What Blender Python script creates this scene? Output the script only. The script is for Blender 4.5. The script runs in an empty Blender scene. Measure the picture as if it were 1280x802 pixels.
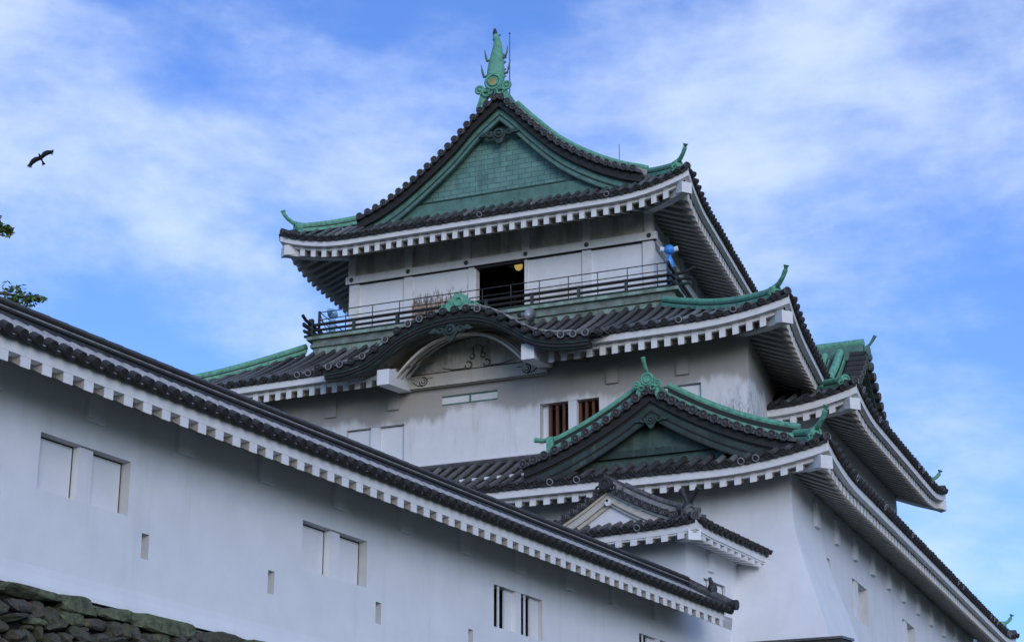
import bpy, bmesh, math, random
from math import sin, cos, pi, sqrt, radians, atan2
from mathutils import Vector, Matrix, noise
random.seed(7)
sc = bpy.context.scene
C = sc.collection

# ------------------------------------------------------------------ camera
F, HX = 2400.0, 1280.0
PITCH, YAW = math.atan(839 / F), radians(22.6)
cam_d = bpy.data.cameras.new('camera'); cam = bpy.data.objects.new('camera', cam_d); C.objects.link(cam)
cam.location = (0, 0, 1.6)
cam.rotation_euler = (pi / 2 + PITCH, 0, YAW)
cam_d.sensor_width = 36; cam_d.lens = 36 * F / HX
cam_d.clip_end = 5000; cam_d.clip_start = .1
sc.camera = cam

# ------------------------------------------------------------------ sky and sun
SUN_EL, SUN_AZ = radians(14), radians(143)      # azimuth clockwise from +Y: veiled sun in front of the castle
w = bpy.data.worlds.new('World'); sc.world = w; w.use_nodes = True
nt = w.node_tree; N = nt.nodes; L = nt.links; N.clear()
wo = N.new('ShaderNodeOutputWorld'); bg = N.new('ShaderNodeBackground'); bg.inputs[1].default_value = .12
sky = N.new('ShaderNodeTexSky'); sky.sky_type = 'NISHITA'; sky.sun_disc = False
sky.sun_elevation = SUN_EL; sky.sun_rotation = SUN_AZ; sky.air_density = 1.0; sky.dust_density = .1; sky.ozone_density = 2.5
tc = N.new('ShaderNodeTexCoord')
def wmath(op, a, b=None):
    n = N.new('ShaderNodeMath'); n.operation = op
    for i, v in enumerate((a, b)):
        if v is None: continue
        if isinstance(v, (int, float)): n.inputs[i].default_value = v
        else: L.new(v, n.inputs[i])
    return n.outputs[0]
tint = N.new('ShaderNodeMix'); tint.data_type = 'RGBA'; tint.blend_type = 'MULTIPLY'; tint.inputs[0].default_value = 1
L.new(sky.outputs[0], tint.inputs[6]); tint.inputs[7].default_value = (.92, 1.13, 1.78, 1)
mp = N.new('ShaderNodeMapping'); mp.inputs['Rotation'].default_value = (0, 0, radians(20)); mp.inputs['Scale'].default_value = (1, 1, 2.1)
mp.inputs['Location'].default_value = (5.5, 1.1, 2.0)
L.new(tc.outputs['Generated'], mp.inputs[0])
n1 = N.new('ShaderNodeTexNoise'); n1.inputs['Scale'].default_value = 3.4; n1.inputs['Detail'].default_value = 7; n1.inputs['Roughness'].default_value = .55; n1.inputs['Distortion'].default_value = .35
L.new(mp.outputs[0], n1.inputs[0])
n2 = N.new('ShaderNodeTexNoise'); n2.inputs['Scale'].default_value = 13; n2.inputs['Detail'].default_value = 7; n2.inputs['Roughness'].default_value = .58
L.new(mp.outputs[0], n2.inputs[0])
cov = wmath('ADD', wmath('MULTIPLY', n1.outputs[0], .70), wmath('MULTIPLY', n2.outputs[0], .30))
sz = N.new('ShaderNodeSeparateXYZ'); L.new(tc.outputs['Generated'], sz.inputs[0])      # cloud thins out towards the horizon
cov = wmath('SUBTRACT', cov, wmath('MULTIPLY', wmath('MAXIMUM', wmath('SUBTRACT', .42, sz.outputs[2]), 0), .62))
mr = N.new('ShaderNodeMapRange'); mr.interpolation_type = 'SMOOTHSTEP'
L.new(cov, mr.inputs[0]); mr.inputs[1].default_value = .36; mr.inputs[2].default_value = .63; mr.inputs[3].default_value = .0; mr.inputs[4].default_value = .78
mx = N.new('ShaderNodeMix'); mx.data_type = 'RGBA'
L.new(mr.outputs[0], mx.inputs[0]); L.new(tint.outputs[2], mx.inputs[6]); mx.inputs[7].default_value = (6.0, 7.05, 9.1, 1)
L.new(mx.outputs[2], bg.inputs[0]); L.new(bg.outputs[0], wo.inputs[0])

sun_d = bpy.data.lights.new('sun', 'SUN'); sun = bpy.data.objects.new('sun', sun_d); C.objects.link(sun)
sun_d.energy = 1.15; sun_d.angle = radians(27); sun_d.color = (1, .94, .86)
sv = Vector((sin(SUN_AZ) * cos(SUN_EL), cos(SUN_AZ) * cos(SUN_EL), sin(SUN_EL)))
sun.rotation_euler = (-sv).to_track_quat('-Z', 'Y').to_euler(); sun.location = (0, 0, 60)
sc.view_settings.view_transform = 'Standard'; sc.view_settings.look = 'None'
sc.view_settings.exposure = 0.15; sc.view_settings.gamma = 1

# ------------------------------------------------------------------ materials
MATS = {}
def material(name, col, rough=.8, var=.12, vscale=3.0, bump=.15, bscale=30., metal=0., extra=None, stretch=(1, 1, 1), spec=.5, col2=None):
    m = bpy.data.materials.new(name); m.use_nodes = True
    nt = m.node_tree; b = nt.nodes['Principled BSDF']
    tc = nt.nodes.new('ShaderNodeTexCoord'); mp = nt.nodes.new('ShaderNodeMapping'); mp.inputs['Scale'].default_value = stretch
    nt.links.new(tc.outputs['Object'], mp.inputs[0])
    ns = nt.nodes.new('ShaderNodeTexNoise'); ns.inputs['Scale'].default_value = vscale; ns.inputs['Detail'].default_value = 6; ns.inputs['Roughness'].default_value = .6
    nt.links.new(mp.outputs[0], ns.inputs[0])
    rp = nt.nodes.new('ShaderNodeValToRGB'); e = rp.color_ramp.elements
    e[0].position = .3; e[1].position = .7
    lo = col2 if col2 else tuple(c * (1 - var) for c in col)
    e[0].color = (*lo, 1); e[1].color = (*[min(1, c * (1 + var)) for c in col], 1)
    nt.links.new(ns.outputs[0], rp.inputs[0])
    out = rp.outputs[0]
    if extra: out = extra(nt, tc, out)
    nt.links.new(out, b.inputs['Base Color'])
    b.inputs['Roughness'].default_value = rough; b.inputs['Metallic'].default_value = metal
    b.inputs['Specular IOR Level'].default_value = spec
    nb = nt.nodes.new('ShaderNodeTexNoise'); nb.inputs['Scale'].default_value = bscale; nb.inputs['Detail'].default_value = 4
    nt.links.new(tc.outputs['Object'], nb.inputs[0])
    bp = nt.nodes.new('ShaderNodeBump'); bp.inputs['Strength'].default_value = bump; bp.inputs['Distance'].default_value = .02
    nt.links.new(nb.outputs[0], bp.inputs['Height']); nt.links.new(bp.outputs[0], b.inputs['Normal'])
    MATS[name] = m
    return m
def nmix(nt, fac, a, b, blend='MIX'):
    n = nt.nodes.new('ShaderNodeMix'); n.data_type = 'RGBA'; n.blend_type = blend
    for i, v in ((0, fac), (6, a), (7, b)):
        if hasattr(v, 'is_linked') or hasattr(v, 'links'): nt.links.new(v, n.inputs[i])
        elif i == 0: n.inputs[0].default_value = v
        else: n.inputs[i].default_value = (*v, 1)
    return n.outputs[2]
def nnoise(nt, tc, scale, stretch=(1, 1, 1), detail=6, rough=.6, loc=(0, 0, 0)):
    mp = nt.nodes.new('ShaderNodeMapping'); mp.inputs['Scale'].default_value = stretch; mp.inputs['Location'].default_value = loc
    nt.links.new(tc.outputs['Object'], mp.inputs[0])
    n = nt.nodes.new('ShaderNodeTexNoise'); n.inputs['Scale'].default_value = scale; n.inputs['Detail'].default_value = detail; n.inputs['Roughness'].default_value = rough
    nt.links.new(mp.outputs[0], n.inputs[0]); return n.outputs[0]
def nrange(nt, v, a, b, c=0., d=1., smooth=True):
    if a > b: a, b, c, d = b, a, d, c
    n = nt.nodes.new('ShaderNodeMapRange'); n.interpolation_type = 'SMOOTHSTEP' if smooth else 'LINEAR'
    nt.links.new(v, n.inputs[0])
    for i, x in enumerate((a, b, c, d)): n.inputs[1 + i].default_value = x
    return n.outputs[0]
def nmath(nt, op, a, b):
    n = nt.nodes.new('ShaderNodeMath'); n.operation = op
    for i, v in enumerate((a, b)):
        if isinstance(v, (int, float)): n.inputs[i].default_value = v
        else: nt.links.new(v, n.inputs[i])
    return n.outputs[0]
def nsep(nt, tc):
    s = nt.nodes.new('ShaderNodeSeparateXYZ'); nt.links.new(tc.outputs['Object'], s.inputs[0]); return s.outputs
def streaks(amount, lo=.52, hi=.72, col=(.30, .28, .26)):
    def f(nt, tc, out):
        s = nnoise(nt, tc, 2.6, (1, 1, .12), 8, .65)
        return nmix(nt, nrange(nt, s, lo, hi, 0, amount), out, col)
    return f
material('plaster', (.72, .735, .77), .85, .05, 1.3, .12, 60, extra=streaks(.11))
material('trim_plaster', (.70, .70, .71), .85, .07, 4, .1, 50, extra=streaks(.15))
def grime_and_shade(nt, tc, out):     # wavy-edged grime at the storey top, darkened to hold the eave's shade too
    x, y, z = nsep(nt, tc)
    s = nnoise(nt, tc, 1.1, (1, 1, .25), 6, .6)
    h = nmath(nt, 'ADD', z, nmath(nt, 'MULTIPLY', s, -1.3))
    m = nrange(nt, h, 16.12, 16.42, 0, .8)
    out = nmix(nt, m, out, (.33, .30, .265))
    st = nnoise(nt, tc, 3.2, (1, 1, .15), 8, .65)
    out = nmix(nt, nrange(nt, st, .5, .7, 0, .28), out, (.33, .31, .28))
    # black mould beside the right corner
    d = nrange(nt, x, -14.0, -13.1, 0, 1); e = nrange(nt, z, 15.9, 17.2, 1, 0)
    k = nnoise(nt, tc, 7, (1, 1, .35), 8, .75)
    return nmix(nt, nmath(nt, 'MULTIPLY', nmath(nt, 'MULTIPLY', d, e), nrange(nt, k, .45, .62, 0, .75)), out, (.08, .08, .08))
material('grime_shade_plaster', (.72, .72, .735), .85, .06, 1.5, .15, 40, extra=grime_and_shade)
def rusty(nt, tc, out):
    x, y, z = nsep(nt, tc)
    a = nnoise(nt, tc, 5, (1, 1, .3), 8, .7)
    hgt = nmath(nt, 'ADD', z, nmath(nt, 'MULTIPLY', a, -1.1))
    m = nrange(nt, hgt, 21.5, 21.25, 0, 1)
    b = nnoise(nt, tc, 9, (1, 1, .5), 8, .75, (4, 2, 1))
    rust = nmix(nt, nrange(nt, b, .4, .6), (.44, .31, .19), (.20, .085, .03))
    out = nmix(nt, nmath(nt, 'MULTIPLY', m, .85), out, rust)
    k = nnoise(nt, tc, 8, (1.6, 1, .4), 8, .8, (9, 3, 7))
    kk = nmath(nt, 'MULTIPLY', nrange(nt, k, .48, .54), nrange(nt, hgt, 21.85, 21.45))
    return nmix(nt, nmath(nt, 'MULTIPLY', kk, .85), out, (.05, .04, .03))
material('rust_stained_panel', (.72, .73, .75), .8, .05, 2, .2, 40, extra=rusty)
def lightrust(nt, tc, out):
    x, y, z = nsep(nt, tc)
    a = nnoise(nt, tc, 4, (1, 1, .3), 8, .7)
    hgt = nmath(nt, 'ADD', z, nmath(nt, 'MULTIPLY', a, -.8))
    m = nrange(nt, hgt, 21.55, 21.3, 0, .7)
    b = nnoise(nt, tc, 6, (1, 1, .6), 8, .75)
    return nmix(nt, nmath(nt, 'MULTIPLY', m, nrange(nt, b, .35, .65, .25, 1)), out, (.48, .40, .30))
material('stained_panel', (.72, .735, .76), .8, .05, 2, .15, 40, extra=lightrust)
material('lath_panel', (.62, .59, .53), .9, .2, 2, .2, 40, extra=streaks(.5, .45, .65, (.16, .15, .13)))
def tile_extra(nt, tc, out):
    s = nnoise(nt, tc, 1.7, (1, 1, 1), 8, .7)
    out = nmix(nt, nrange(nt, s, .55, .8, 0, .6), out, (.16, .15, .145))
    k = nnoise(nt, tc, 6, (1, 1, 1), 6, .7, (3, 1, 8))
    return nmix(nt, nrange(nt, k, .62, .74, 0, .45), out, (.30, .29, .28))
material('roof_tile', (.078, .076, .078), .45, .5, 9, .25, 40, extra=tile_extra, spec=.45)
material('pale_roof_tile', (.15, .147, .145), .5, .4, 9, .3, 40, extra=tile_extra)
material('dark_roof_tile', (.045, .044, .045), .42, .5, 9, .3, 40, extra=tile_extra)
material('tile_joint', (.013, .012, .012), .9, .3, 6, .2, 40)
material('tile_end', (.022, .021, .022), .6, .45, 14, .3, 60)
def mortar_extra(nt, tc, out):
    k = nnoise(nt, tc, 5, (1, 1, 1), 7, .7)
    return nmix(nt, nrange(nt, k, .42, .6, 0, .85), out, (.09, .088, .085))
material('tile_mortar', (.36, .35, .345), .85, .2, 5, .3, 40, extra=mortar_extra)
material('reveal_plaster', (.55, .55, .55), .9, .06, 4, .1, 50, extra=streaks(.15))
material('gallery_tile', (.34, .34, .35), .6, .25, 7, .25, 30, extra=streaks(.35, .5, .7, (.13, .13, .13)))
material('ridge_tile', (.03, .029, .03), .5, .5, 8, .3, 30, extra=streaks(.5, .5, .7, (.10, .095, .085)))
material('shaded_eave_plaster', (.13, .12, .10), .9, .15, 3, .2, 40, extra=streaks(.5, .45, .65, (.18, .165, .14)))  # aged soffit plaster, its colour lowered to stand for shade under the eaves
material('shaded_rafter_plaster', (.34, .325, .30), .88, .12, 4, .15, 40, extra=streaks(.4, .5, .7, (.16, .15, .13)))  # rafter sides and bottoms, with under-eave shade put into the dark tone
material('dust_tile', (.23, .232, .24), .7, .35, 6, .25, 40, extra=streaks(.3, .5, .7, (.08, .08, .08)))
def cop_extra(nt, tc, out):
    s = nnoise(nt, tc, 4, (1, 1, .5), 8, .7)
    out = nmix(nt, nrange(nt, s, .5, .75, 0, .5), out, (.10, .20, .15))
    q = nnoise(nt, tc, 7, (1, 1, .5), 8, .75, (5, 2, 1))
    return nmix(nt, nrange(nt, q, .56, .66, 0, .7), out, (.045, .06, .045))
material('bright_verdigris', (.115, .34, .235), .7, .3, 7, .15, 30, extra=cop_extra)
material('verdigris', (.085, .19, .155), .65, .3, 4, .2, 30, extra=cop_extra)
def sheet_extra(nt, tc, out):
    br = nt.nodes.new('ShaderNodeTexBrick'); mp = nt.nodes.new('ShaderNodeMapping'); mp.inputs['Rotation'].default_value = (radians(90), 0, 0)
    nt.links.new(tc.outputs['Object'], mp.inputs[0]); nt.links.new(mp.outputs[0], br.inputs[0])
    br.inputs['Scale'].default_value = 1; br.inputs['Brick Width'].default_value = .42; br.inputs['Row Height'].default_value = .17
    br.inputs['Mortar Size'].default_value = .012; br.inputs['Mortar Smooth'].default_value = .2
    br.inputs['Color1'].default_value = (1, 1, 1, 1); br.inputs['Color2'].default_value = (.8, .84, .82, 1); br.inputs['Mortar'].default_value = (.42, .42, .42, 1)
    s = nnoise(nt, tc, 2.2, (1, 1, 1), 8, .7)
    out = nmix(nt, nrange(nt, s, .5, .75, 0, .5), out, (.26, .44, .40))
    out = nmix(nt, 1., out, br.outputs[0], 'MULTIPLY')
    q = nnoise(nt, tc, 3.5, (1, 1, .14), 8, .7, (3, 1, 2))
    return nmix(nt, nrange(nt, q, .52, .7, 0, .55), out, (.06, .10, .085))
material('copper_sheet', (.135, .275, .24), .6, .22, 3, .2, 30, extra=sheet_extra)
material('dark_copper', (.018, .035, .03), .6, .4, 4, .2, 30, extra=streaks(.3, .45, .7, (.05, .14, .11)))
material('patina_panel', (.045, .085, .07), .65, .4, 3, .3, 25, extra=streaks(.5, .5, .7, (.10, .15, .125)))
material('dark_verdigris', (.021, .04, .034), .65, .4, 3, .25, 25, extra=streaks(.5, .5, .7, (.13, .2, .17)))
material('pale_verdigris', (.24, .34, .28), .75, .25, 3, .2, 30, extra=streaks(.7, .42, .6, (.09, .10, .075)))
material('black_wood', (.014, .014, .013), .7, .3, 5, .2, 40)
material('dark_wood', (.03, .028, .025), .7, .3, 5, .2, 40, stretch=(1, 1, .2))
material('red_wood', (.13, .047, .026), .75, .3, 6, .2, 40, stretch=(3, 3, .4))
material('interior', (.045, .04, .035), .9, .3, 2, .1)
material('gold', (.45, .33, .10), .45, .2, 8, .1, 30, metal=.6)
material('blue_paint', (.04, .27, .75), .4, .1, 5, .05)
material('pale_blue_paint', (.22, .42, .65), .5, .1, 5, .05)
material('white_metal', (.75, .77, .8), .4, .05, 5, .05)
material('grey_metal', (.33, .35, .38), .45, .15, 6, .1, metal=.3)
material('dark_metal', (.035, .04, .04), .5, .3, 8, .1)
material('deck_boards', (.14, .16, .14), .85, .4, 3, .3, 30, extra=streaks(.6, .45, .65, (.20, .33, .26)))
material('black_feather', (.012, .011, .010), .8, .3, 10, .1)
material('bark', (.09, .07, .05), .9, .3, 5, .5, 20, stretch=(1, 1, .3))
material('leaf', (.085, .17, .045), .6, .45, 1.5, .1)
material('leaf_pale', (.11, .16, .04), .6, .3, 1.5, .1)
material('grass_ground', (.045, .055, .03), .95, .4, .3, .4, 5)
material('warm_plaster', (.56, .53, .47), .85, .08, 3, .15, 40, extra=streaks(.3, .5, .7, (.36, .31, .25)))
def rock(nt, tc, out):
    g = nt.nodes.new('ShaderNodeObjectInfo')
    s = nnoise(nt, tc, 1.9, (1, 1, 1.3), 3, .5, (2, 5, 1))
    out = nmix(nt, nrange(nt, s, .42, .62), out, (.07, .072, .04))
    r = nnoise(nt, tc, 2.3, (1, 1, 1), 2, .5, (7, 7, 2))
    out = nmix(nt, nrange(nt, r, .58, .70, 0, .7), out, (.15, .10, .055))
    f = nnoise(nt, tc, 14, (1, 1, 1), 8, .75)
    out = nmix(nt, nrange(nt, f, .35, .6, .8, 0), out, (.025, .025, .022))
    k = nnoise(nt, tc, 22, (1, 1, 1), 6, .7, (1, 1, 4))
    return nmix(nt, nrange(nt, k, .64, .72, 0, .6), out, (.26, .27, .24))
material('rock', (.082, .08, .068), .9, .35, 3, .9, 12, extra=rock)
def moss(nt, tc, out):
    f = nnoise(nt, tc, 9, (1, 1, 1), 8, .75)
    return nmix(nt, nrange(nt, f, .35, .62, .85, 0), out, (.035, .037, .028))
material('mossy_rock', (.115, .135, .075), .95, .4, 4, .9, 14, extra=moss)
material('dark_gap', (.010, .009, .008), 1, .3, 3, .3, 10)
lm = material('lamp_glass', (.8, .62, .2), .5, .05)
lm.node_tree.nodes['Principled BSDF'].inputs['Emission Color'].default_value = (1, .72, .22, 1)
lm.node_tree.nodes['Principled BSDF'].inputs['Emission Strength'].default_value = .35

# ------------------------------------------------------------------ mesh helpers
class MB:
    def __init__(s): s.v = []; s.f = []; s.m = []; s.mats = []; s.cur = 0
    def mat(s, name):
        if name not in s.mats: s.mats.append(name)
        s.cur = s.mats.index(name); return s
    def add(s, vs, fs):
        o = len(s.v); s.v += [Vector(v) for v in vs]
        for f in fs: s.f.append([o + i for i in f]); s.m.append(s.cur)
    def quad(s, a, b, c, d): s.add([a, b, c, d], [(0, 1, 2, 3)])
    def hexa(s, p):      # 8 points: bottom ring 0-3, top ring 4-7
        s.add(p, [(0, 3, 2, 1), (4, 5, 6, 7), (0, 1, 5, 4), (1, 2, 6, 5), (2, 3, 7, 6), (3, 0, 4, 7)])
    def box(s, T, u0, u1, d0, d1, z0, z1):
        s.hexa([T(u0, d0, z0), T(u1, d0, z0), T(u1, d1, z0), T(u0, d1, z0), T(u0, d0, z1), T(u1, d0, z1), T(u1, d1, z1), T(u0, d1, z1)])
    def rings(s, rs, closed=True, cap0=True, cap1=True):
        n = len(rs[0]); o = len(s.v)
        for r in rs: s.v += [Vector(v) for v in r]
        for i in range(len(rs) - 1):
            for j in range(n if closed else n - 1):
                a = o + i * n + j; b = o + i * n + (j + 1) % n
                s.f.append([a, b, b + n, a + n]); s.m.append(s.cur)
        if closed and cap0: s.f.append([o + j for j in range(n)][::-1]); s.m.append(s.cur)
        if closed and cap1: s.f.append([o + (len(rs) - 1) * n + j for j in range(n)]); s.m.append(s.cur)
    def tube(s, pts, r, n=8, up=None):
        pts = [Vector(p) for p in pts]; rs = []
        for i, p in enumerate(pts):
            t = (pts[min(i + 1, len(pts) - 1)] - pts[max(i - 1, 0)]).normalized()
            ref = up if up else (Vector((0, 0, 1)) if abs(t.z) < .9 else Vector((1, 0, 0)))
            a = t.cross(ref).normalized(); b = a.cross(t)
            rr = r[i] if isinstance(r, (list, tuple)) else r
            rs.append([p + a * rr * cos(2 * pi * k / n) + b * rr * sin(2 * pi * k / n) for k in range(n)])
        s.rings(rs)
    def sweep(s, pts, sec, lat, n_up=None):   # section in (lateral, normal) coordinates along a path
        pts = [Vector(p) for p in pts]; rs = []; lat = Vector(lat)
        for i, p in enumerate(pts):
            t = (pts[min(i + 1, len(pts) - 1)] - pts[max(i - 1, 0)]).normalized()
            nr = t.cross(lat).normalized()
            if nr.z < 0: nr = -nr
            if n_up: nr = Vector((0, 0, 1))
            rs.append([p + lat * a + nr * b for a, b in sec])
        s.rings(rs)
    def disc(s, c, nrm, r, t, n=12):
        c = Vector(c); nrm = Vector(nrm).normalized(); s.tube([c, c + nrm * t], r, n)
    def torus(s, c, nrm, R, r, n=16, m=6, a0=0, a1=2 * pi):
        c = Vector(c); nrm = Vector(nrm).normalized()
        a = nrm.cross(Vector((0, 0, 1))).normalized(); b = nrm.cross(a)
        full = abs(a1 - a0 - 2 * pi) < 1e-3
        rs = []
        for i in range(n + 1):
            th = a0 + (a1 - a0) * i / n; d = a * cos(th) + b * sin(th)
            rs.append([c + d * (R + r * cos(2 * pi * k / m)) + nrm * r * sin(2 * pi * k / m) for k in range(m)])
        s.rings(rs, True, not full, not full)
    def blob(s, c, r, seg=8, rings=6):
        c = Vector(c); r = Vector(r) if hasattr(r, '__len__') else Vector((r, r, r)); rs = []
        for i in range(rings + 1):
            ph = -pi / 2 + pi * (i + .02) / (rings + .04)
            rs.append([c + Vector((r.x * cos(ph) * cos(2 * pi * k / seg), r.y * cos(ph) * sin(2 * pi * k / seg), r.z * sin(ph))) for k in range(seg)])
        s.rings(rs)
    def build(s, name, parent=None, smooth=False, normals=True):
        me = bpy.data.meshes.new(name); me.from_pydata([tuple(v) for v in s.v], [], s.f)
        for m in s.mats: me.materials.append(MATS[m])
        me.polygons.foreach_set('material_index', s.m)
        if normals:
            bm = bmesh.new(); bm.from_mesh(me); bmesh.ops.recalc_face_normals(bm, faces=bm.faces); bm.to_mesh(me); bm.free()
        if smooth: me.polygons.foreach_set('use_smooth', [True] * len(me.polygons))
        o = bpy.data.objects.new(name, me); C.objects.link(o)
        if parent: attach(o, parent)
        return o
def world_of(o):
    m = o.matrix_basis.copy(); p = o.parent
    if p: return world_of(p) @ o.matrix_parent_inverse @ m
    return m
def attach(o, p):
    o.parent = p; o.matrix_parent_inverse = world_of(p).inverted()
def empty(name, loc, parent=None):
    o = bpy.data.objects.new(name, None); o.empty_display_size = .3; o.matrix_basis = Matrix.Translation(loc); C.objects.link(o)
    if parent: attach(o, parent)
    return o
def thing(o, label, cat, group=None):
    o['label'] = label; o['category'] = cat
    if group: o['group'] = group
    return o
def pmesh(name, mat, parent, fn, smooth=False):
    m = MB(); m.mat(mat); fn(m); return m.build(name, parent, smooth)

# ------------------------------------------------------------------ roofs
def eave_profile(a, b): return lambda d: a * d + b * d * d
class Roof:
    """rectangular hipped eave; G maps local (x, y, z) to the world, rect in local coordinates"""
    def __init__(s, G, x0, x1, y0, y1, z, prof, U, UL, sag=0., fprof=None):
        s.fprof = fprof or prof
        s.G = G; s.x0, s.x1, s.y0, s.y1 = x0, x1, y0, y1; s.z = z; s.prof = prof; s.U = U; s.UL = UL; s.sag = sag
    def lift(s, x, y):
        dx = min(x - s.x0, s.x1 - x); dy = min(y - s.y0, s.y1 - y)
        c = max(dx, dy, 0)
        return s.U * max(0, 1 - c / s.UL) ** 2.1
    def edge(s, side):     # length, and T(u, d, z)->world, plus local xy
        if side == 'front': return s.x1 - s.x0, (lambda u, d: (s.x0 + u, s.y0 + d))
        if side == 'right': return s.y1 - s.y0, (lambda u, d: (s.x1 - d, s.y0 + u))
        if side == 'back': return s.x1 - s.x0, (lambda u, d: (s.x1 - u, s.y1 - d))
        if side == 'left': return s.y1 - s.y0, (lambda u, d: (s.x0 + d, s.y1 - u))
    def surf(s, x, y):
        d = min(x - s.x0, s.x1 - x, y - s.y0, s.y1 - y)
        return s.z + s.prof(max(d, -.3)) + s.lift(x, y)
    def P(s, side, u, d, dz=0., d_for_z=None):
        Ln, f = s.edge(side); x, y = f(u, d)
        uu = min(max(u, 0), Ln); xe, ye = f(uu, max(0, min(d, min(uu, Ln - uu))))
        lf = s.lift(xe, ye)
        pz = s.z + (s.fprof if side == 'front' else s.prof)(d if d_for_z is None else d_for_z) + lf + dz
        return Vector(s.G(x, y, pz))
    def Pb(s, side, u, d, zrel, slope=0.):      # point relative to the eave line: used by boards and rafters
        Ln, f = s.edge(side); x, y = f(u, d); uu = min(max(u, 0), Ln)
        xe, ye = f(uu, max(0, min(d, min(uu, Ln - uu))))
        return Vector(s.G(x, y, s.z + s.lift(xe, ye) + zrel + slope * d))
    def samples(s, Ln, d=0):
        us = [d]; c = min(s.UL, Ln / 2); k = 9
        us += [c * i / k for i in range(1, k + 1) if c * i / k > d + .02]
        m = [Ln - u for u in reversed(us)]
        mid = max(1, int((Ln - 2 * c) / 2.5))
        us += [c + (Ln - 2 * c) * i / mid for i in range(1, mid)]
        return us + [v for v in m if v > us[-1] + .02]
    def band(s, mb, sides, d0, d1, z0, z1, gaps={}):
        for side in sides:
            Ln, f = s.edge(side); us = s.samples(Ln, d0); runs = [(0, Ln)]
            for g in gaps.get(side, []): runs = [r for a, b in runs for r in ((a, min(b, g[0])), (max(a, g[1]), b)) if r[1] > r[0] + .01]
            for a, b in runs:
                uu = sorted(set([max(a, d0)] + [u for u in us if a + .02 < u < b - .02] + [min(b, Ln - d0)]))
                rs = []
                for u in uu:
                    o = d1 if True else 0
                    ui = min(max(u, d1), Ln - d1) if (u < d1 or u > Ln - d1) else u
                    rs.append([s.Pb(side, u, d0, z0), s.Pb(side, ui, d1, z0), s.Pb(side, ui, d1, z1), s.Pb(side, u, d0, z1)])
                mb.rings(rs)
    def rows(s, mb, mbs, side, pitch, limit, start=None, r=.078, zoff=.0, end_mb=None, lip_mb=None, seg=7, joints=True, mat='roof_tile'):
        Ln, f = s.edge(side); n = max(1, round(Ln / pitch)); p = Ln / n
        st = start or (lambda u: 0.)
        lim = lambda u: max(0, min(limit(u), min(u, Ln - u)))
        for i in range(n + 1):
            u = i * p
            # base strip between this row and the next
            if i < n:
                a, b = u, u + p
                la, lb = lim(a), lim(b)
                if abs(la - lb) > 1.2 * p: la = lb = max(la, lb) if min(la, lb) > p else min(la, lb)
                sm = st(u + p / 2)
                if max(la, lb) > sm:
                    K = 6; rs = []
                    for k in range(K + 1):
                        da = -.06 + (la + .06) * k / K if sm == 0 else sm + (la - sm) * k / K
                        db = -.06 + (lb + .06) * k / K if sm == 0 else sm + (lb - sm) * k / K
                        m = s.P(side, (a + b) / 2, (da + db) / 2, -.035)
                        rs.append([s.P(side, a, da), m, s.P(side, b, db)])
                    mbs.rings(rs, False)
            l = lim(u); s0 = st(u)
            if l < s0 + .06 or i == 0 or i == n: continue
            K = max(3, min(16, int((l - s0) / .35))); rs = []
            u += random.gauss(0, .007); jz = random.gauss(0, .006); rv = random.random(); mb.mat('pale_roof_tile' if rv < .12 else ('dark_roof_tile' if rv < .4 else mat))
            for k in range(K + 1):
                d = (s0 - .09 if s0 == 0 else s0) + (l - s0 + .06) * k / K
                c0 = s.P(side, u, d, zoff + .02 + jz + random.gauss(0, .003))
                ring = []
                for q in range(seg):
                    th = pi * q / (seg - 1)
                    rr = r * (1.0 + (.07 if (joints and k % 2) else 0))
                    ring.append(s.P(side, u + rr * cos(th), d, zoff + .02 + rr * sin(th)) if False else s.offset(c0, side, rr * cos(th), rr * sin(th)))
                rs.append(ring)
            mb.rings(rs, False)
            if s0 == 0 and end_mb is not None:
                c = s.P(side, u, -.13 + random.gauss(0, .008), .045 + random.gauss(0, .006)); inn = s.P(side, u, .02, .045)
                end_mb.mat('tile_end'); end_mb.tube([inn, c], r * 1.16, 12)
                end_mb.mat('dust_tile' if random.random() < .10 else 'tile_end'); nd = (c - inn).normalized()
                end_mb.torus(c, nd, r * .98, r * .2, 12, 4)
                end_mb.mat('tile_end'); end_mb.blob(c + nd * .004, r * .34, 6, 4)
            if s0 == 0 and lip_mb is not None and i < n:
                rs = []
                for q in range(6):
                    t = q / 5; uu = u + r * .8 + (p - 1.6 * r) * t; sag = -.022 * sin(pi * t)
                    rs.append([s.P(side, uu, -.07, .015 + sag), s.P(side, uu, -.065, -.045 + sag * 1.3), s.P(side, uu, .03, -.045 + sag), s.P(side, uu, .05, .0 + sag * .6)])
                lip_mb.rings(rs)
    def offset(s, c, side, du, dz):
        Ln, f = s.edge(side); x0, y0 = f(0, 0); x1, y1 = f(1, 0)
        a = Vector(s.G(x0, y0, 0)); b = Vector(s.G(x1, y1, 0)); return c + (b - a) * du + Vector((0, 0, dz))
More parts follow.
